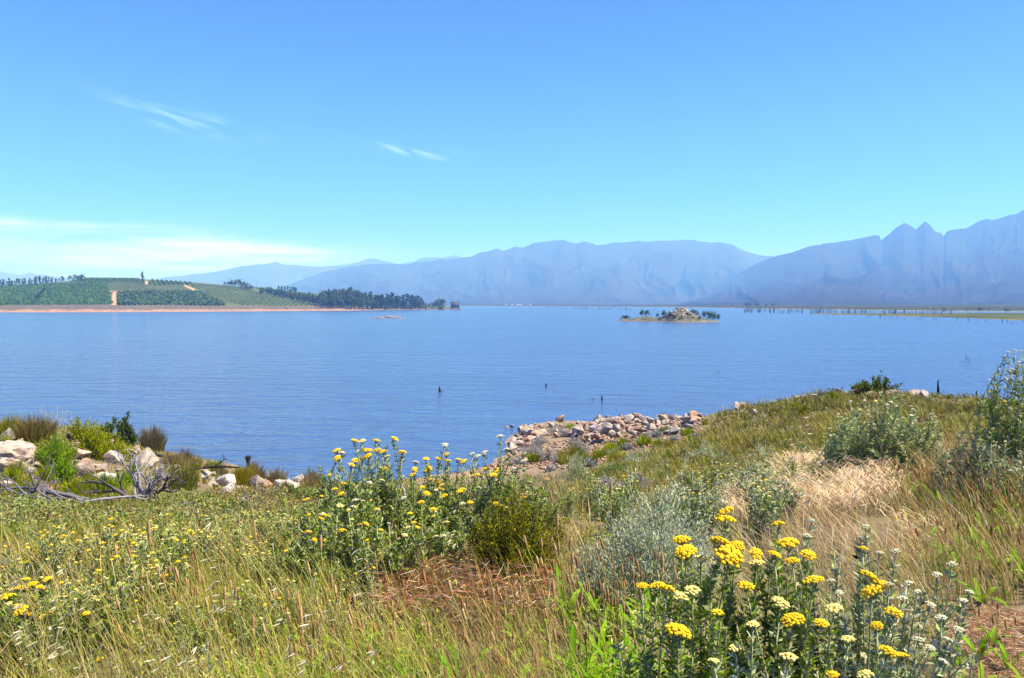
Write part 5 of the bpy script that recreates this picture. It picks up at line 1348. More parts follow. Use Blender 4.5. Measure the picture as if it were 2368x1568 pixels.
# crest of the grassy rise
bush_px('green_bush', 'rounded dark green bush on top of the grassy rise', 2028, 908, 96, 44, twigs_n=130, leaves=45, leaf=0.12, cols=[(0.11, 0.145, 0.025), (0.16, 0.18, 0.035), (0.075, 0.10, 0.02)], aspect=2.0, seed=31)
bush_px('green_bush', 'smaller dark green bush beside the rounded one', 1990, 906, 46, 36, twigs_n=70, leaves=40, leaf=0.11, cols=[(0.11, 0.145, 0.025), (0.16, 0.18, 0.035)], aspect=2.0, seed=32)
bush_px('olive_bush', 'low yellow olive bush among the rise rocks', 1928, 935, 60, 34, twigs_n=60, leaves=36, leaf=0.09, cols=YGRN, aspect=2.4, seed=33)
bush_px('olive_bush', 'yellow olive bush on the middle of the rise', 1845, 960, 70, 34, twigs_n=60, leaves=36, leaf=0.09, cols=YGRN, aspect=2.4, seed=34)
bush_px('olive_bush', 'sparse olive sprig by the weathered stump', 1632, 982, 26, 26, twigs_n=20, leaves=16, leaf=0.10, cols=YGRN, aspect=2.4, seed=35)

# ------------------------------------------------------------------ everlastings with flowers
def tips_px(lst, y0, jitter=0.18):
    out = []
    for u, v, k, wpx in lst:
        y = (y0(v) if callable(y0) else y0) + g.uniform(-jitter, jitter)
        q = at_y(u, v, y); out.append((*q, k, wpx * y / FPX))
    return out
def plant_group(tips, bases, label_fn, group, **k):
    B = np.array(bases); own = [[] for _ in B]
    for tp in tips:
        own[int(np.argmin((B[:, 0] - tp[0]) ** 2 + 0.5 * (B[:, 1] - tp[1]) ** 2))].append(tp)
    for i, ts in enumerate(own):
        if ts: everlasting(B[i], ts, label_fn(i), group, seed=int(B[i, 0] * 1000) % 9973 + i, **k)
# right foreground clump
front = [(1677, 1187, 'y', 56), (1677, 1205, 'y', 60), (1575, 1250, 'y', 54), (1585, 1278, 'y', 70), (1665, 1257, 'y', 70), (1684, 1288, 'y', 86), (1703, 1265, 'y', 50), (1747, 1282, 'y', 44), (1798, 1214, 'y', 42), (1822, 1259, 'y', 66), (1790, 1284, 'y', 44), (1748, 1304, 'p', 46), (1868, 1285, 'y', 46),
         (1832, 1298, 'y', 40), (1485, 1356, 'y', 36), (1519, 1356, 'y', 46), (1541, 1364, 'y', 54), (1600, 1368, 'p', 52), (1573, 1383, 'p', 50), (1725, 1357, 'y', 48), (1658, 1418, 'y', 40), (1803, 1396, 'p', 54), (1880, 1344, 'y', 58), (1833, 1436, 'y', 74), (1567, 1462, 'y', 84), (1898, 1443, 'y', 48), (1927, 1410, 'p', 56), (1655, 1300, 'p', 36), (1620, 1292, 'p', 40)]
front2 = [(2008, 1336, 'y', 62), (2015, 1370, 'y', 60), (2040, 1354, 'y', 40), (2066, 1418, 'y', 50), (2027, 1448, 'y', 38), (2052, 1508, 'y', 54), (2080, 1517, 'y', 44), (1822, 1522, 'p', 54), (1925, 1562, 'y', 40), (2000, 1562, 'p', 48), (1865, 1240, 'w', 26), (1875, 1205, 'w', 24), (1920, 1345, 'w', 29), (1940, 1372, 'w', 26), (2000, 1219, 'w', 24), (1990, 1247, 'w', 23),
          (1995, 1270, 'y', 32), (2032, 1280, 'w', 26), (2070, 1276, 'w', 26), (2055, 1352, 'w', 24), (2100, 1350, 'w', 29), (2085, 1385, 'w', 29), (2120, 1370, 'w', 26), (2150, 1400, 'w', 33), (2175, 1430, 'w', 33), (2215, 1456, 'w', 29), (2190, 1480, 'w', 29), (2165, 1330, 'w', 29), (2200, 1306, 'w', 29), (2225, 1390, 'w', 29), (2240, 1370, 'w', 26), (2150, 1500, 'w', 32), (2180, 1530, 'w', 29), (2120, 1480, 'w', 32), (1960, 1480, 'p', 44), (1700, 1500, 'p', 40), (1650, 1530, 'p', 36), (1740, 1445, 'p', 36)]
depth_ = lambda v: float(np.interp(v, [1180, 1300, 1450, 1570], [2.62, 2.45, 2.08, 1.86]))     # lower heads stand nearer
ft = tips_px(front, depth_, 0.06); ft2 = tips_px(front2, depth_, 0.06)
fb = []
for u, y in ((1600, 2.5), (1685, 2.6), (1545, 2.3), (1790, 2.6), (1860, 2.45), (1600, 2.12), (1840, 2.15)):
    x = (u - CU) / FPX * y; fb.append((x, y, float(gz(x, y))))
names = ['tall stems', 'tallest stems', 'leaning left stems', 'slender stems', 'dense stems', 'short front stems', 'short right stems']
plant_group(ft, fb, lambda i: f'yellow flowered everlasting with {names[i]} in the foreground clump beside straw', 'foreground yellow everlastings', leaf_n=230, leaf_len=0.028, extra=24, hs=0.88, stem_r=0.0024, spread=0.07)
fb2 = []
for u, y in ((1990, 2.6), (2050, 2.35), (2130, 2.4), (1900, 2.5), (2010, 2.05), (1760, 1.98)):
    x = (u - CU) / FPX * y; fb2.append((x, y, float(gz(x, y))))
names2 = ['tall upright', 'many budded', 'sprawling', 'narrow', 'low', 'small']
plant_group(ft2, fb2, lambda i: f'silvery everlasting, {names2[i]}, with white buds and few yellow heads by bare earth', 'foreground budding everlastings', leaf_n=210, leaf_len=0.026, cols=SILVC, extra=20, hs=0.88, stem_r=0.0023, spread=0.07)
# tall clump before the inlet
clump = [(820, 1021, 'y', 24), (838, 1020, 'p', 18), (870, 1020, 'y', 22), (912, 1016, 'y', 24), (872, 1042, 'y', 22), (778, 1043, 'y', 24), (790, 1048, 'p', 18), (780, 1060, 'y', 22), (848, 1043, 'y', 28), (852, 1055, 'y', 26), (930, 1047, 'y', 22), (885, 1046, 'y', 24), (895, 1056, 'p', 16), (822, 1066, 'y', 24), (812, 1076, 'y', 20), (838, 1062, 'y', 22), (886, 1085, 'y', 24), (1028, 1030, 'w', 20), (1156, 1010, 'w', 20), (1120, 1048, 'w', 20),
         (1172, 1040, 'w', 18), (1031, 1052, 'y', 20), (1013, 1062, 'y', 20), (985, 1062, 'y', 18), (1060, 1064, 'y', 18), (1072, 1068, 'y', 20), (1035, 1067, 'y', 20), (990, 1090, 'y', 28), (960, 1070, 'w', 18), (1090, 1052, 'w', 18), (1104, 1056, 'w', 18), (1190, 1085, 'w', 18), (1100, 1100, 'y', 22), (1067, 1134, 'y', 24), (1010, 1115, 'y', 20), (1150, 1085, 'y', 18), (1210, 1068, 'w', 20)]
poly = [(690, 1130), (760, 1075), (900, 1090), (1000, 1080), (1180, 1085), (1280, 1110), (1270, 1160), (1080, 1190), (1060, 1240), (900, 1260), (700, 1250), (660, 1180)]
while len(clump) < 125:
    u, v = g.uniform(660, 1290), g.uniform(1075, 1260)
    if in_poly(u, v, poly): clump.append((u, v, g.choice(['y', 'p', 'w', 'b'], p=[0.52, 0.22, 0.18, 0.08]), g.uniform(11, 21)))
ct = []
for u, v, k, w in clump:
    y = float(np.interp(v, [1015, 1080, 1160, 1260], [7.0, 6.9, 6.3, 5.4])) + g.uniform(-0.3, 0.3)
    ct.append((*at_y(u, v, y), k, w * y / FPX))
cbs = []
for u, y in ((700, 6.2), (760, 6.9), (830, 6.6), (900, 7.0), (960, 6.6), (1030, 7.0), (1090, 6.7), (1160, 7.0), (1230, 6.9), (760, 5.7), (840, 5.6), (930, 5.6), (1010, 5.9), (690, 5.5)):
    x = (u - CU) / FPX * y; cbs.append((x, y, float(gz(x, y))))
cn = ['low left', 'tall left', 'tallest', 'high crowned', 'branching', 'white topped', 'bushy', 'slender white topped', 'right most', 'front left', 'front leafy', 'front flowering', 'front dark', 'outer left']
plant_group(ct, cbs, lambda i: f'{cn[i]} everlasting in the tall yellow flowered clump before the inlet', 'everlastings of the clump before the inlet', leaf_n=115, leaf_len=0.038, extra=32, stem_r=0.004, spread=0.13, bow=0.05)
# silver bush of buds on the right and the tall one at the edge
bt = []
for i in range(58):
    u = g.uniform(1915, 2165); top = np.interp(u, [1915, 1960, 2040, 2080, 2165], [985, 930, 902, 905, 960]); v = top + g.uniform(0, 1) ** 1.4 * 90
    y = 10.2 + g.uniform(-0.5, 0.5); bt.append((*at_y(u, v, y), g.choice(['w', 'p', 'y'], p=[0.75, 0.22, 0.03]), g.uniform(6, 10) * y / FPX))
bb_ = []
for u, y in ((1950, 10.2), (2010, 10.4), (2060, 10.0), (2110, 10.3)):
    x = (u - CU) / FPX * y; bb_.append((x, y, float(gz(x, y))))
bn = ['left', 'tall', 'broad', 'right']
plant_group(bt, bb_, lambda i: ['airy silver everlasting at the meadow side of the large budding bush', 'tall silver everlasting in the large budding bush', 'broad silver everlasting in the large budding bush', 'silver everlasting bordering brown seed heads in the budding bush'][i], 'large budding silver bush', leaf_n=90, leaf_len=0.055, cols=[(0.25, 0.31, 0.12), (0.33, 0.38, 0.19), (0.18, 0.24, 0.075), (0.42, 0.45, 0.28)], extra=46, small=True, stem_r=0.005, spread=0.26, bow=0.02)
et = []
for i in range(24):
    u = g.uniform(2290, 2420); top = np.interp(u, [2285, 2310, 2330, 2360, 2420], [905, 850, 818, 812, 830]); v = top + g.uniform(0, 1) ** 1.4 * 130
    y = 8.0 + g.uniform(-0.4, 0.4); et.append((*at_y(u, v, y), g.choice(['w', 'p', 'y'], p=[0.6, 0.25, 0.15]), g.uniform(7, 12) * y / FPX))
for u, v, k in ((2330, 815, 'w'), (2345, 811, 'w'), (2322, 826, 'w'), (2300, 868, 'w'), (2290, 905, 'y'), (2300, 895, 'y'), (2308, 855, 'w'), (2356, 838, 'w')): et.append((*at_y(u, v, 8.0), k, 10 * 8 / FPX))
eb = []
for u, y in ((2320, 8.1), (2360, 8.0), (2410, 8.2)):
    x = (u - CU) / FPX * y; eb.append((x, y, float(gz(x, y))))
plant_group(et, eb, lambda i: ['tall grey green everlasting bush rising against the water', 'tallest budding everlasting of the bush against the water', 'outermost everlasting of the tall bush by the water'][i], 'tall everlasting bush against the water', leaf_n=75, leaf_len=0.05, cols=LEAFC, extra=20, small=True, stem_r=0.004, spread=0.25, bow=0.0)
# near left corner
lt = tips_px([(u, v, k, w) for u, v, k, w in ((20, 1382, 'y', 36), (48, 1362, 'y', 36), (75, 1352, 'y', 28), (98, 1360, 'y', 36), (30, 1400, 'y', 34), (45, 1412, 'y', 40), (65, 1418, 'y', 28), (100, 1428, 'y', 24), (115, 1420, 'y', 22), (140, 1408, 'y', 24), (8, 1445, 'y', 44), (52, 1462, 'y', 24), (100, 1468, 'y', 26), (10, 1470, 'y', 30), (145, 1412, 'y', 26), (200, 1420, 'y', 22), (95, 1540, 'p', 40), (190, 1480, 'y', 22), (230, 1525, 'y', 20), (170, 1480, 'y', 18), (60, 1340, 'y', 22), (110, 1340, 'y', 24), (-20, 1400, 'y', 36), (-40, 1440, 'y', 34))], 4.3, 0.3)
lb_ = []
for u, y in ((20, 4.3), (80, 4.4), (140, 4.3), (-30, 4.3), (60, 4.0)):
    x = (u - CU) / FPX * y; lb_.append((x, y, float(gz(x, y))))
plant_group(lt, lb_, lambda i: ['bright yellow everlasting with crowded heads beside silver grey stems', 'bright yellow everlasting behind leaning oat stalks', 'thin yellow everlasting next to a brown shrublet', 'outer bright yellow everlasting of the crowded group', 'low yellow everlasting in front of the crowded group'][i], 'crowded bright yellow everlastings', leaf_n=100, leaf_len=0.036, extra=18, stem_r=0.003, spread=0.08)
# field of smaller ones: a few plants copied with their parts
def proto(seed, n, H, kinds, hw, leaf_n, cols, leaf_len=0.03):
    gg = np.random.default_rng(seed); tips = []
    for k in range(n):
        a, r = gg.uniform(0, 6.28), gg.uniform(0.02, 0.24) ; tips.append((r * math.cos(a) - 0.03, r * math.sin(a), H * gg.uniform(0.72, 1.05), gg.choice(kinds), hw * gg.uniform(0.75, 1.25)))
    curves = [stem_curve((gg.normal(0, 0.05), gg.normal(0, 0.05), -0.03), np.array(t[:3]) - (0, 0, 0.25 * t[4]), gg) for t in tips]
    curves += [stem_curve((gg.normal(0, 0.05), gg.normal(0, 0.05), -0.03), np.array(tips[k % n][:3]) * gg.uniform(0.6, 0.9) + gg.normal(0, 0.05, 3), gg) for k in range(2 * n)]
    sb, lb = leafy_stems(curves, gg, leaf_n, leaf_len, cols, 0.0035)
    return sb.mesh('stem', BARK), lb.mesh('foliage', LEAVES), tips, gg
P_Y = [proto(700 + i, 6, 0.48, ['y', 'y', 'y', 'p'], 0.032, 36, LEAFC, 0.040) for i in range(4)]
P_P = [proto(720 + i, 5, 0.50, ['p', 'p', 'y'], 0.027, 46, LEAFC, 0.040) for i in range(4)]
P_S = [proto(740 + i, 6, 0.55, ['w', 'p', 'w'], 0.022, 40, SILVC, 0.045) for i in range(3)]
def field_plant(pr, loc, sc, label, group):
    sm, lm, tips, gg = pr
    root = tag(empty('everlasting_plant', loc, random.uniform(-0.5, 0.5) + random.choice((0, 3.14)), sc), label, 'flower plant', group)
    child('stem', sm, root); fo = child('foliage', lm, root); fo['kind'] = 'stuff'
    for tp in tips:
        ms = SMALL[tp[3]]
        child('flower_head', ms[random.randrange(len(ms))], root, tp[:3], (random.gauss(-0.1, 0.12), random.gauss(0, 0.12), random.uniform(0, 6)), tp[4])
def sow(n, poly, protos, sc0, sc1, label, group, mind=0.0):
    us, vs_ = np.array(poly)[:, 0], np.array(poly)[:, 1]; k = tries = 0
    while k < n and tries < n * 60:
        tries += 1
        u, v = g.uniform(us.min(), us.max()), g.uniform(vs_.min(), vs_.max())
        if not in_poly(u, v, poly): continue
        sc_ = g.uniform(sc0, sc1); q = ground_hit(u, v, h=0.5 * sc_)      # the polygon holds the flower tops
        if q[2] < 0.3 or q[1] > 30: continue
        field_plant(protos[k % len(protos)], q, sc_, label, group); k += 1
sow(24, [(-40, 1225), (60, 1205), (180, 1182), (260, 1190), (430, 1215), (640, 1230), (640, 1300), (420, 1300), (-40, 1330)], P_Y, 0.6, 0.95, 'small yellow flowered everlasting in the left field', 'yellow everlastings of the left field')
sow(9, [(880, 1290), (1230, 1270), (1260, 1400), (900, 1400)], P_P, 0.4, 0.65, 'small leafy everlasting rising through the matted dry twigs', 'small everlastings in the dry twigs')
sow(24, [(100, 1300), (300, 1250), (660, 1250), (900, 1300), (880, 1420), (500, 1400), (100, 1400)], P_P, 0.55, 0.9, 'leafy everlasting with pale heads among brown plantain spikes', 'pale everlastings among the plantains')
sow(22, [(260, 1205), (650, 1180), (680, 1225), (260, 1240)], P_P, 0.6, 0.9, 'pale headed everlasting below the dead bushes', 'pale everlastings below the dead bushes')
sow(46, [(1280, 1110), (1500, 1065), (1760, 1040), (1900, 1060), (1880, 1130), (1650, 1150), (1330, 1150)], P_P, 0.7, 1.1, 'grey green everlasting with small pale heads on the open meadow', 'pale everlastings of the open meadow')
sow(20, [(1700, 1000), (1900, 985), (1930, 1060), (1700, 1050)], P_Y, 0.6, 0.9, 'yellow headed everlasting beside the large budding bush', 'yellow everlastings beside the budding bush')
sow(20, [(1620, 1080), (1900, 1060), (1860, 1120), (1560, 1150)], P_S, 0.8, 1.15, 'silver budding everlasting behind the straw patch', 'silver everlastings behind the straw patch')
sow(16, [(2150, 990), (2400, 940), (2420, 1060), (2200, 1060)], P_S, 0.9, 1.25, 'silver budding everlasting at the foot of the tall bush', 'silver everlastings by the tall bush')

# ------------------------------------------------------------------ ribwort plantain
def strap(L, W, seed):
    gg = np.random.default_rng(seed); b = MB(); n = 7; t = np.linspace(0, 1, n)
    arch = gg.uniform(0.35, 0.9); x = L * (t * 0.75); z = L * (0.85 * t - arch * 0.75 * t ** 2.2)
    w = W * np.sin(np.pi * np.clip(t * 0.9 + 0.08, 0, 1)) ** 0.7
    rows = []
    for k in range(n): rows += [(x[k], -w[k] / 2, z[k] + w[k] * 0.18), (x[k], 0, z[k]), (x[k], w[k] / 2, z[k] + w[k] * 0.18)]
    c = np.array([(0.12, 0.25, 0.025), (0.16, 0.30, 0.035), (0.21, 0.29, 0.06)][seed % 3])
    b.add(rows, grid_quads(n, 3), c=np.repeat(c * np.linspace(1.15, 0.95, n)[:, None], 3, 0))
    return b.mesh('leaf', LEAVES, True)
STRAPS = [strap(0.22 + 0.02 * (i % 4), 0.026 + 0.004 * (i % 3), i) for i in range(6)]
def seed_head(L, r, seed):
    gg = np.random.default_rng(seed); b = MB(); n = 13; sides = 7; t = np.linspace(0, 1, n); an = np.arange(sides) / sides * 6.2832
    rows, cs = [], []
    for k in range(n):
        rr = r * math.sin(math.pi * (0.06 + 0.88 * t[k])) ** 0.45 * (1 + (0.16 if k % 2 else -0.10) + gg.normal(0, 0.08, sides))
        rows.append(np.stack([rr * np.cos(an + k * 0.45) + 0.12 * L * t[k] ** 2, rr * np.sin(an + k * 0.45), np.full(sides, L * t[k])], 1))
        cs.append(np.array([(0.50, 0.30, 0.14), (0.42, 0.24, 0.11), (0.58, 0.42, 0.22), (0.36, 0.19, 0.09), (0.52, 0.34, 0.17)][seed % 5]) * gg.uniform(0.7, 1.3, (sides, 1)))
    V = np.concatenate(rows); q = [(k * sides + j, k * sides + (j + 1) % sides, (k + 1) * sides + (j + 1) % sides, (k + 1) * sides + j) for k in range(n - 1) for j in range(sides)]
    b.add(V, q, c=np.concatenate(cs)); return b.mesh('seed_head', STRAW)
SEEDH = [seed_head(0.022 + 0.009 * i, 0.0048 + 0.0003 * i, i) for i in range(5)]
def plantain_proto(seed, ns_, nl, H):
    gg = np.random.default_rng(seed); stems = []
    for k in range(ns_):
        a = gg.uniform(0, 6.28); h = H * gg.uniform(0.6, 1.1)
        tip = np.array([math.cos(a) * 0.30 * h - 0.24 * h, math.sin(a) * 0.25 * h, h * gg.uniform(0.55, 1.0)]); cv = stem_curve((0.02 * math.cos(a), 0.02 * math.sin(a), 0), tip, gg, 6, -0.15)
        b = MB(); tube(b, cv, [0.0019, 0.0018, 0.0016, 0.0015, 0.0014, 0.0013], 4, np.array([(0.34, 0.32, 0.09), (0.46, 0.37, 0.15), (0.40, 0.24, 0.11)][k % 3]) * gg.uniform(0.8, 1.2))
        d = cv[-1] - cv[-2]; stems.append((b.mesh('flower_stem', STRAW), cv[-1], Vector(d).to_track_quat('Z', 'X').to_euler(), gg.integers(0, 5)))
    leaves = [(gg.integers(0, 6), k * 6.28 / max(nl, 1) + gg.normal(0, 0.3), gg.uniform(0.7, 1.25)) for k in range(nl)]
    return stems, leaves
PLANT = [plantain_proto(800 + i, 4 + i % 3, 6, 0.42) for i in range(6)]
def plantain(loc, sc, label, group, pr, leaves=True):
    stems, lv = pr
    root = tag(empty('ribwort_plantain', loc, random.uniform(-0.6, 0.6), sc), label, 'plantain', group)
    for sm, tip, rot, i in stems:
        st = child('flower_stem', sm, root)
        child('seed_head', SEEDH[i], st, tuple(tip), rot, random.uniform(0.85, 1.3))
    if leaves:
        for i, a, s_ in lv: child('leaf', STRAPS[i], root, (0, 0, -0.005), (random.gauss(0, 0.15), random.gauss(-0.25, 0.2), a), s_)
def sow_plantain(n, poly, sc0, sc1, label, group, leaves=True):
    us, vs_ = np.array(poly)[:, 0], np.array(poly)[:, 1]; k = 0
    while k < n:
        u, v = g.uniform(us.min(), us.max()), g.uniform(vs_.min(), vs_.max())
        if not in_poly(u, v, poly): continue
        plantain(ground_hit(u, v), g.uniform(sc0, sc1), label, group, PLANT[k % 6], leaves); k += 1
sow_plantain(38, [(560, 1500), (700, 1440), (1100, 1440), (1500, 1480), (1520, 1600), (1400, 1680), (600, 1680)], 0.8, 1.25, 'ribwort plantain with green strap leaves and brown spikes before the olive shrub', 'plantains before the olive shrub')
sow_plantain(18, [(250, 1420), (700, 1400), (760, 1500), (600, 1600), (250, 1560)], 0.85, 1.3, 'ribwort plantain with brown spikes in pale grass', 'plantains in the pale grass', False)
sow_plantain(14, [(1280, 1400), (1560, 1410), (1560, 1500), (1280, 1480)], 0.9, 1.3, 'ribwort plantain with brown spikes at the foot of the silver shrub', 'plantains at the silver shrub')
sow_plantain(48, [(2080, 1120), (2300, 1080), (2420, 1120), (2420, 1380), (2250, 1400), (2120, 1330)], 0.8, 1.3, 'ribwort plantain with reddish brown spikes on the green bank', 'plantains of the green bank')
sow_plantain(6, [(2180, 1500), (2380, 1470), (2400, 1620), (2200, 1640)], 0.7, 0.95, 'ribwort plantain with dark green rosette on bare earth', 'plantains on the bare earth')
q = at_y(1410, 1160, 3.3)
for u, v, y, lab in ((1411, 1150, 3.4, 'single tall plantain spike standing before the silver shrub'), (345, 1240, 3.3, 'leaning plantain with a long brown spike over the left field'), (742, 1275, 3.2, 'plantain with a tall brown spike before the yellow clump'), (1288, 1225, 3.3, 'plantain with a slim brown spike before the olive shrub')):
    tp = at_y(u, v, y); x, yy = tp[0] + 0.10, y; z = float(gz(x, yy)); root = tag(empty('ribwort_plantain', (x, yy, z)), lab, 'plantain')
    cv = stem_curve((0, 0, 0), tp - np.array([x, yy, z]), g, 8, -0.12); b = MB(); tube(b, cv, 0.0016, 4, (0.28, 0.25, 0.09)); st = b.obj('flower_stem', STRAW, root)
    child('seed_head', SEEDH[4], st, tuple(cv[-1]), Vector(cv[-1] - cv[-2]).to_track_quat('Z', 'X').to_euler(), 1.2)

# ------------------------------------------------------------------ wild oats
def spikelet(seed):
    gg = np.random.default_rng(seed); b = MB()
    for s in (-1, 1):
        n = 5; t = np.linspace(0, 1, n); w = 0.0062 * np.sin(np.pi * np.clip(0.1 + 0.85 * t, 0, 1)); z = -0.026 * t; x = s * (0.0012 + 0.0050 * t ** 1.5)
        rows = []
        for k in range(n): rows += [(x[k], -w[k] / 2, z[k]), (x[k] + s * 0.002 * math.sin(3.1 * t[k]), 0, z[k]), (x[k], w[k] / 2, z[k])]
        b.add(rows, grid_quads(n, 3), c=np.array((0.60, 0.54, 0.36)) * gg.uniform(0.8, 1.1))
    tube(b, [(0, 0, -0.018), (0.004, 0.002, -0.036), (0.012, 0.004, -0.046)], [0.0007, 0.0005, 0.0003], 3, (0.25, 0.17, 0.10))
    return b.mesh('spikelet', STRAW, True)
SPIK = [spikelet(i) for i in range(3)]
def oat(base, tip, label, group=None, n=9, seed=0, sc=1.0):
    gg = np.random.default_rng(seed); base = np.asarray(base, float); tip = np.asarray(tip, float)
    root = tag(empty('wild_oat', base), label, 'wild oat', group)
    cv = stem_curve((0, 0, -0.02), tip - base, gg, 12, -0.28)
    b = MB(); tube(b, cv, np.linspace(0.0019, 0.0007, 12), 4, np.array((0.42, 0.36, 0.17)) * gg.uniform(0.85, 1.2))
    spots = []
    for k in range(n):
        t = gg.uniform(0.62, 1.0) * 11; i = min(int(t), 10); p = cv[i] + (cv[i + 1] - cv[i]) * (t - i)
        e = p + np.array([-gg.uniform(0.015, 0.07), gg.normal(0, 0.025), gg.uniform(-0.02, 0.025)]) * sc
        tube(b, [p, (p + e) / 2 + (0, 0, 0.012), e], [0.0006, 0.0005, 0.0004], 3, (0.48, 0.40, 0.22)); spots.append(e)
    b.obj('stalk', STRAW, root)
    for e in spots: child('spikelet', SPIK[gg.integers(0, 3)], root, tuple(e), (gg.normal(0, 0.3), gg.uniform(0.5, 1.3), gg.normal(0, 0.5)), gg.uniform(0.9, 1.35) * sc)
k = 0
for u, v, y, lab in ((40, 1250, 2.3, 'wild oat stalk arching over the left corner'), (75, 1310, 2.4, 'wild oat stalk with pale spikelets beside the arching one'), (500, 1190, 3.2, 'wild oat stalk rising over the left field'), (520, 1290, 3.0, 'wild oat stalk with drooping spikelets in the left field'), (1060, 1145, 4.0, 'wild oat sprig before the yellow clump'),
                     (1880, 960, 6.8, 'pale wild oat stalk standing by the large budding bush'), (1850, 990, 6.6, 'second pale wild oat stalk by the budding bush'), (1870, 1090, 6.2, 'wild oat stalk drooping over the straw'), (2000, 1075, 6.0, 'wild oat stalk leaning across the dark bush shade')):
    tp = at_y(u, v, y); k += 1
    x, yy = tp[0] + 0.22 + 0.02 * (k % 3), y + 0.1; oat((x, yy, float(gz(x, yy))), tp, lab, n=11, seed=k, sc=1.0 if y < 5 else 1.5)
for i in range(15):
    u, v, y = g.uniform(-40, 1000), g.uniform(1260, 1480), g.uniform(2.3, 3.6); tp = at_y(u, v, y); x, yy = tp[0] + g.uniform(0.1, 0.3), y + g.uniform(-0.1, 0.2); z = float(gz(x, yy))
    if tp[2] - z < 0.25: continue
    oat((x, yy, z), tp, 'wild oat with pale spikelets among the plantain stems', 'wild oats among the plantains', 8, 60 + i, 1.0)

# ------------------------------------------------------------------ grasses (nobody could count them)
def grass(label, P, hfun, cols, tips=None, w=0.003, lean=(-0.22, 0.0), ls=0.22, droop=0.0, seg=3, name='grass', mat=None, s=0.2, curve=1.8):
    n = len(P); b = MB()
    ln = np.array(lean) + g.normal(0, ls, (n, 2))
    c0 = np.clip(pick(cols, n, s, P), 0.01, 0.9); c1 = pick(tips, n, s) if tips is not None else c0
    blades(b, P - np.array([0, 0, 0.015]), hfun(n), ln, w, c0, c1, seg, droop, curve)
    return tag(b.obj(name, mat or LEAVES), label, 'grass', kind='stuff')
def thin(P, s, cut, seed):                                  # leave natural gaps
    return P[vnoise(P[:, 0] * s, P[:, 1] * s, seed) > cut]
STRAWC = [(0.50, 0.34, 0.16), (0.60, 0.45, 0.25), (0.40, 0.25, 0.11), (0.68, 0.55, 0.35)]
straw_poly = [(1690, 1240), (1740, 1130), (1880, 1095), (2040, 1100), (2140, 1190), (2160, 1330), (2200, 1440), (2180, 1600), (1980, 1640), (1560, 1640), (1480, 1560), (1560, 1430), (1680, 1380)]
knoll_poly = [(-200, 940), (420, 1040), (760, 1090), (760, 1150), (500, 1160), (-200, 1180)]
spit_poly = [(1150, 1080), (1190, 975), (1640, 940), (1640, 995), (1540, 1030), (1420, 1062), (1330, 1100), (1150, 1100)]
P = scatter(120000, 1.3, 48)
u_, v_ = project(P); dd = np.hypot(P[:, 0], P[:, 1])
in_straw = polymask(P, straw_poly); in_knoll = polymask(P, knoll_poly); in_spit = polymask(P, spit_poly)
bare = (u_ > 2190) & (v_ > 1380)
rest = ~in_straw & ~in_spit & ~bare
near = dd < 8.5
# keep shrubs and clumps free of grass
shrubs = [(*ground_hit(1185, 1372)[:2], 0.55), (*ground_hit(1505, 1378)[:2], 0.75), (*ground_hit(1385, 1405)[:2], 0.45), (*ground_hit(1640, 1240)[:2], 0.5)]
free = np.ones(len(P), bool)
for sx_, sy_, sr_ in shrubs: free &= np.hypot(P[:, 0] - sx_, P[:, 1] - sy_) > sr_
nb_ = rest & near & free & (u_ < 2000)
Pn = P[nb_]; Pn = Pn[g.uniform(size=len(Pn)) < 0.62]; k = g.uniform(size=len(Pn))
hp_ = lambda n: 0.05 + 0.30 * g.uniform(0, 1, n) ** 2.0
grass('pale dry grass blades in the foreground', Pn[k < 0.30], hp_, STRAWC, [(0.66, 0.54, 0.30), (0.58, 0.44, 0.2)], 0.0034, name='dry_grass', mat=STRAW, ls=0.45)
grass('olive green grass blades in the foreground', Pn[(k >= 0.30) & (k < 0.80)], hp_, [(0.19, 0.24, 0.04), (0.25, 0.27, 0.06), (0.15, 0.20, 0.03)], None, 0.0036, name='meadow_grass', ls=0.45)
grass('grey green herb stalks in the foreground', Pn[k >= 0.80], hp_, SILVC, None, 0.0045, name='meadow_herb', lean=(-0.1, 0), ls=0.6)
b = MB(); Ph = P[nb_]; Ph = np.repeat(Ph[vnoise(Ph[:, 0] * 1.3, Ph[:, 1] * 1.3, 55) > 0.40], 2, 0)
Ph = Ph + np.stack([g.normal(0, 0.03, len(Ph)), g.normal(0, 0.03, len(Ph)), 0.01 + 0.20 * g.uniform(0, 1, len(Ph)) ** 1.6], 1)
cards(b, Ph, 0.028, g, pick(LEAFC + [(0.30, 0.32, 0.07), (0.46, 0.40, 0.19), (0.38, 0.38, 0.12)], len(Ph), 0.15), 2.8, None, 0.2, up=0.4)
tag(b.obj('herb_leaves', LEAVES), 'small grey green herb leaves carpeting the foreground', 'herbs', kind='stuff')
far = P[rest & ~near]
far = thin(far, 0.5, 0.22, 77); k = g.uniform(size=len(far))
grass('olive rush grass covering the slopes', far[k < 0.5], lambda n: g.uniform(0.06, 0.26, n), TUFTC + TUFTG, [(0.34, 0.30, 0.09), (0.27, 0.26, 0.06)], 0.005, name='meadow_grass')
grass('grey green low herbs covering the slopes', far[(k >= 0.5) & (k < 0.76)], lambda n: g.uniform(0.05, 0.2, n), [(0.23, 0.27, 0.13), (0.29, 0.32, 0.18), (0.18, 0.22, 0.10)], None, 0.007, name='meadow_herb', ls=0.4)
grass('tan dry grass stalks on the slopes', far[k >= 0.76], lambda n: g.uniform(0.08, 0.28, n), [(0.40, 0.30, 0.15), (0.32, 0.24, 0.12)], [(0.46, 0.36, 0.21)], 0.004, name='dry_grass', mat=STRAW)
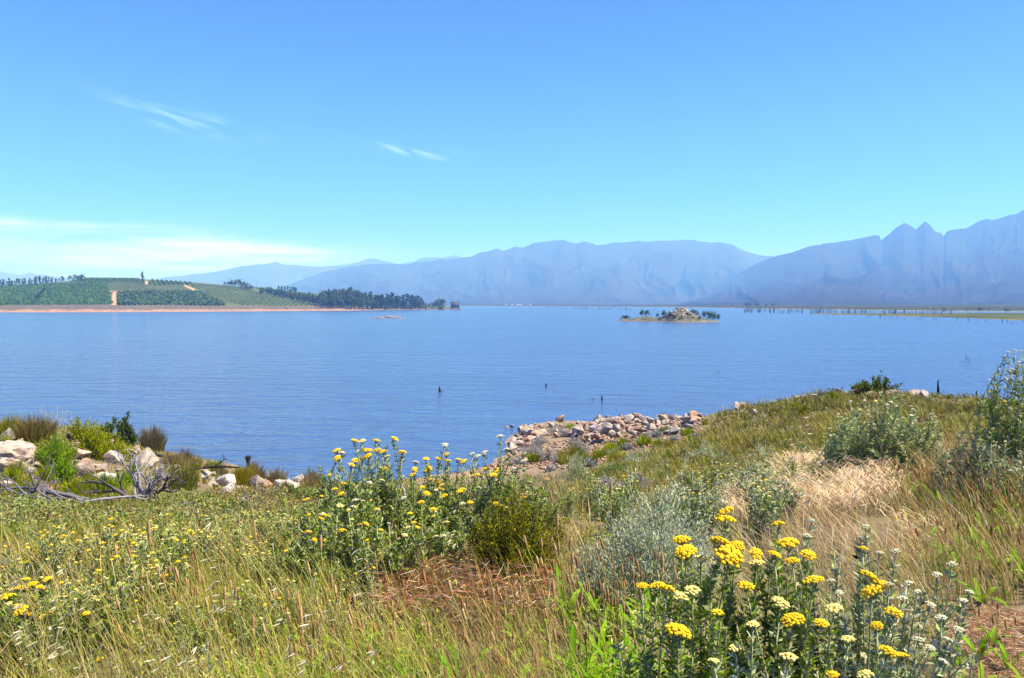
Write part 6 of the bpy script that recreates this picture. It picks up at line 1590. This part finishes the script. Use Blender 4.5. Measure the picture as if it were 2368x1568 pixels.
def fill_px(n, poly):
    uu, vv = g.uniform(min(p_[0] for p_ in poly), max(p_[0] for p_ in poly), n), g.uniform(min(p_[1] for p_ in poly), max(p_[1] for p_ in poly), n)
    kk = np.array([in_poly(a_, c_, poly) for a_, c_ in zip(uu, vv)], bool)
    return ground_hits(uu[kk], vv[kk])
rise = [(1330, 1125), (1440, 1066), (1560, 1032), (1640, 998), (1660, 960), (1720, 935), (1860, 900), (2000, 885), (2200, 895), (2500, 900), (2500, 1010), (1960, 1040), (1700, 1110), (1500, 1140)]
left = [(-150, 1165), (300, 1168), (520, 1140), (720, 1118), (960, 1112), (960, 1150), (720, 1240), (-150, 1262)]
knoll = [(-150, 960), (120, 965), (300, 1000), (400, 1050), (640, 1095), (640, 1125), (500, 1140), (300, 1165), (-150, 1165)]
Pf = fill_px(60000, rise); Pf = thin(Pf, 0.9, 0.30, 81)
grass('soft olive grass over the grassy rise', Pf, lambda n: (0.10 + 0.42 * vnoise(Pf[:, 0] * 0.9 + 40, Pf[:, 1] * 0.9, 85) ** 1.5) * g.uniform(0.7, 1.3, n), [(0.17, 0.19, 0.04), (0.22, 0.22, 0.05), (0.30, 0.28, 0.07), (0.24, 0.27, 0.11), (0.36, 0.29, 0.13)], [(0.34, 0.29, 0.10), (0.28, 0.27, 0.07), (0.38, 0.31, 0.16)], 0.006, name='meadow_grass', ls=0.3)
Pf = fill_px(36000, left); k = g.uniform(size=len(Pf))
grass('olive grass on the slope below the dead bushes', Pf[k < 0.45], lambda n: 0.04 + 0.16 * g.uniform(0, 1, n) ** 2, [(0.20, 0.22, 0.05), (0.28, 0.29, 0.08), (0.24, 0.27, 0.13), (0.36, 0.30, 0.14)], None, 0.006, name='meadow_grass', ls=0.35)
grass('grey green herbs on the slope below the dead bushes', Pf[k >= 0.75], lambda n: g.uniform(0.05, 0.14, n), SILVC, None, 0.010, name='meadow_herb', ls=0.5)
def herb_mat(label, P, size, cols, h, name='herb_leaves'):
    b = MB(); n = len(P)
    Q = P + np.stack([g.normal(0, 0.05, n), g.normal(0, 0.05, n), 0.01 + h * g.uniform(0, 1, n) ** 1.5 * (0.3 + vnoise(P[:, 0] * 1.1, P[:, 1] * 1.1, 91))], 1)
    cards(b, Q, size * np.maximum(1, np.hypot(P[:, 0], P[:, 1]) / 16), g, np.clip(pick(cols, n, 0.2, P, 0.9, 7), 0.01, 0.9), 2.6, None, 0.15, up=0.5)
    tag(b.obj(name, LEAVES), label, 'herbs', kind='stuff')
herb_mat('low mixed herbs on the slope below the dead bushes', fill_px(60000, left), 0.045, [(0.15, 0.18, 0.045), (0.21, 0.24, 0.08), (0.26, 0.29, 0.14), (0.27, 0.24, 0.10), (0.18, 0.14, 0.07)], 0.24)
herb_mat('low mixed herbs on the grassy rise', fill_px(60000, rise), 0.05, [(0.13, 0.16, 0.035), (0.20, 0.21, 0.05), (0.28, 0.30, 0.13), (0.30, 0.25, 0.11), (0.18, 0.13, 0.07)], 0.30)
Pf = fill_px(14000, knoll); Pf = thin(Pf, 0.7, 0.50, 83)
grass('green grass growing between the knoll rocks', Pf, lambda n: g.uniform(0.08, 0.28, n), TUFTG + TUFTC[:1], None, 0.007, name='meadow_grass', ls=0.3)
# green bank on the right
Pr = scatter(26000, 2.2, 11, 12, 41); ur, vr = project(Pr)
Pr = Pr[(ur > 2060 + (vr - 1100) * 0.12) & (vr > 1010) & (vr < 1400)]
k = g.uniform(size=len(Pr))
hb_ = lambda n: 0.10 + 0.36 * g.uniform(0, 1, n) ** 1.5
grass('tall green grass on the right hand bank', Pr[k < 0.5], hb_, [(0.22, 0.27, 0.06), (0.18, 0.25, 0.04), (0.29, 0.28, 0.09)], [(0.38, 0.35, 0.14)], 0.005, name='meadow_grass')
grass('dry reddish grass on the right hand bank', Pr[k >= 0.5], hb_, STRAWC + [(0.38, 0.20, 0.09)], None, 0.0036, name='dry_grass', mat=STRAW, lean=(-0.35, 0))
Pe = scatter(16000, 4.5, 14, 20, 41); ue, ve = project(Pe); Pe = Pe[(ue > 2150) & (ve > 965) & (ve < 1180)]
grass('tall brown green thicket grass below the tall bush', Pe, lambda n: 0.2 + 0.5 * g.uniform(0, 1, n) ** 1.6, [(0.22, 0.22, 0.06), (0.32, 0.24, 0.10), (0.40, 0.30, 0.15), (0.24, 0.15, 0.08)], [(0.42, 0.33, 0.17), (0.34, 0.22, 0.11)], 0.005, lean=(-0.35, 0), ls=0.3, name='thicket_grass', mat=STRAW, seg=4)
# straw patch combed over by the wind
Ps = scatter(60000, 1.9, 15, 0, 41); Ps = Ps[polymask(Ps, straw_poly)]
Ps = thin(Ps, 1.6, 0.38, 61); us_, vs2 = project(Ps); fr_ = (vs2 > 1400)
Ps = Ps[~fr_ | (g.uniform(size=len(Ps)) < 0.45)]
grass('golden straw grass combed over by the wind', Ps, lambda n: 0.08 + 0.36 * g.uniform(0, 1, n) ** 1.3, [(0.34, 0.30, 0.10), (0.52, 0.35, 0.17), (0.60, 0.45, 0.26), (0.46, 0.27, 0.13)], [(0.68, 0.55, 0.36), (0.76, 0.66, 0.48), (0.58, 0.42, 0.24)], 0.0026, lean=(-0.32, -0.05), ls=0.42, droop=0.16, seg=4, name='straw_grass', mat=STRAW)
Pt = Ps[(project(Ps)[1] < 1340)]; Pt = Pt[vnoise(Pt[:, 0] * 1.1, Pt[:, 1] * 1.1, 63) > 0.42]; Pt = Pt[g.choice(len(Pt), min(210, len(Pt)), replace=False)]
b = MB(); per = 26
root_ = np.repeat(Pt, per, 0); n_ = len(root_)
ang_ = np.repeat(g.normal(3.3, 0.8, len(Pt)), per) + g.normal(0, 0.16, n_)
hh_ = np.repeat(g.uniform(0.16, 0.34, len(Pt)), per) * g.uniform(0.8, 1.15, n_)
root_ = root_ + np.stack([g.normal(0, 0.10, n_), g.normal(0, 0.10, n_), 0.10 + hh_ * g.uniform(0.3, 0.9, n_)], 1)
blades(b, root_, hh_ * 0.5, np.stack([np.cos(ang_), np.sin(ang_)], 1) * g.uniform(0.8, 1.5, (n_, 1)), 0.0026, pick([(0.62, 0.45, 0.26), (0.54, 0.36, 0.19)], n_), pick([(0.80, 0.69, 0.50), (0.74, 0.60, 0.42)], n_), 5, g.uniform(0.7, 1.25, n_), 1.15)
tag(b.obj('straw_tassels', STRAW), 'pale drooping seed strands combed over the straw grass', 'grass', kind='stuff')
Pm = scatter(16000, 2.6, 14, 2, 41); Pm = Pm[polymask(Pm, straw_poly)]; Pm = Pm[vnoise(Pm[:, 0] * 1.4, Pm[:, 1] * 1.4, 67) > 0.52]
grass('green blades coming up through the straw', Pm, lambda n: g.uniform(0.12, 0.34, n), [(0.24, 0.29, 0.07), (0.30, 0.30, 0.10)], [(0.42, 0.38, 0.16)], 0.0035, name='meadow_grass', ls=0.35)
# bare earth with straw litter
Pl = scatter(60000, 2.0, 5.5, 18, 41); ul, vl = project(Pl); Pl = Pl[(ul > 2060) & (vl > 1330)]
b = MB(); d = np.stack([g.normal(0, 1, len(Pl)), g.normal(0, 1, len(Pl)), g.normal(0, 0.16, len(Pl))], 1); d /= np.linalg.norm(d, axis=1, keepdims=True)
cards(b, Pl + np.array([0, 0, 0.012]) + g.normal(0, 0.004, Pl.shape), 0.075, g, pick([(0.45, 0.29, 0.17), (0.34, 0.19, 0.11), (0.56, 0.42, 0.28), (0.26, 0.14, 0.08)], len(Pl)), 22.0, d, 0.2)
tag(b.obj('straw_litter', STRAW), 'straw litter scattered on the bare reddish earth', 'litter', kind='stuff')
# dry twig litter under the clump and red stems
Pq = scatter(40000, 3.2, 7.0, -18, 8); uq, vq = project(Pq); Pq = Pq[(uq > 860) & (uq < 1280) & (vq > 1230) & (vq < 1490)][:9000]
b = MB(); d = np.stack([g.normal(0, 1, len(Pq)), g.normal(0, 0.6, len(Pq)), g.normal(0.15, 0.35, len(Pq))], 1); d /= np.linalg.norm(d, axis=1, keepdims=True)
cards(b, Pq + np.stack([0 * d[:, 0], 0 * d[:, 0], g.uniform(0, 0.30, len(Pq))], 1), 0.12, g, pick([(0.38, 0.23, 0.14), (0.24, 0.11, 0.065), (0.58, 0.44, 0.30), (0.15, 0.08, 0.05), (0.32, 0.15, 0.08)], len(Pq)), 20.0, d, 0.2)
tag(b.obj('dry_twigs', STRAW), 'reddish brown dry twigs matted under the yellow clump', 'dry twigs', kind='stuff')
Pv = scatter(30000, 2.0, 4.5, -8, 8); uv, vv = project(Pv); Pv = Pv[(uv > 1040) & (uv < 1300) & (vv > 1470)][:500]
grass('thin reddish grass stems before the olive shrub', Pv, lambda n: g.uniform(0.25, 0.55, n), [(0.42, 0.16, 0.08), (0.36, 0.20, 0.09), (0.46, 0.27, 0.14)], [(0.55, 0.30, 0.20)], 0.0022, lean=(-0.08, 0), ls=0.16, name='red_grass', mat=STRAW)
# green strap grass at the bottom
Pg = scatter(60000, 1.8, 4.2, -24, 14); ug, vg = project(Pg); Pg = Pg[(ug > 500) & (ug < 1560) & (vg > 1440) & (vnoise(Pg[:, 0] * 2.2, Pg[:, 1] * 2.2, 41) > 0.30)][:10000]
grass('bright green grass leaves along the foreground', Pg, lambda n: g.uniform(0.10, 0.30, n), [(0.13, 0.29, 0.025), (0.18, 0.34, 0.04), (0.23, 0.35, 0.07)], None, 0.010, lean=(-0.1, -0.1), ls=0.45, droop=0.3, seg=4, name='green_grass')
Py = scatter(15000, 1.9, 5.5, -41, 4); Py = thin(Py, 1.2, 0.34, 57)
for sx_, sy_, sr_ in shrubs: Py = Py[np.hypot(Py[:, 0] - sx_, Py[:, 1] - sy_) > sr_ + 0.1]
uy, vy = project(Py); Py = Py[~((uy > 880) & (uy < 1300) & (vy > 1225) & (vy < 1490)) | (g.uniform(size=len(Py)) < 0.3)]
grass('loose yellow green grass blades in the foreground', Py, lambda n: 0.10 + 0.30 * g.uniform(0, 1, n) ** 1.4, [(0.17, 0.25, 0.035), (0.25, 0.30, 0.06), (0.38, 0.35, 0.11), (0.20, 0.27, 0.04)], [(0.42, 0.39, 0.14), (0.30, 0.34, 0.08)], 0.0046, lean=(-0.25, 0), ls=0.35, droop=0.12, seg=4, name='meadow_grass')
# tall dry stalks
Pk = scatter(6500, 1.9, 7.5, -41, 6)
uk, vk = project(Pk); Pk = Pk[~((uk > 880) & (uk < 1300) & (vk > 1225) & (vk < 1500)) | (g.uniform(size=len(Pk)) < 0.55)]
grass('tall thin dry stalks leaning in the wind', Pk, lambda n: g.uniform(0.28, 0.56, n), [(0.48, 0.37, 0.14), (0.60, 0.46, 0.21), (0.36, 0.33, 0.10)], None, 0.0024, lean=(-0.38, 0.0), ls=0.22, name='dry_stalks', mat=STRAW, seg=5)
# ------------------------------------------------------------------ haze
m, ns, ls = new_mat('haze_air')
pv = node(ns, 'ShaderNodeVolumePrincipled')
pv.inputs['Color'].default_value = (0.125, 0.34, 1.0, 1)
pv.inputs['Absorption Color'].default_value = (1, 1, 1, 1)
pv.inputs['Density'].default_value = 2.35e-4
pv.inputs['Anisotropy'].default_value = 0.0
o_ = node(ns, 'ShaderNodeOutputMaterial'); ls.new(pv.outputs[0], o_.inputs['Volume'])
b = MB()
xs, y0, y1, z0, z1 = 16000, -260, 16300, -14, 985
b.add([(-xs, y0, z0), (xs, y0, z0), (xs, y1, z0), (-xs, y1, z0), (-xs, y0, z1), (xs, y0, z1), (xs, y1, z1), (-xs, y1, z1)],
      [(0, 3, 2, 1), (4, 5, 6, 7), (0, 1, 5, 4), (1, 2, 6, 5), (2, 3, 7, 6), (3, 0, 4, 7)])
tag(b.obj('haze', m), 'thin blue summer haze over the lake and mountains', 'haze', kind='stuff')
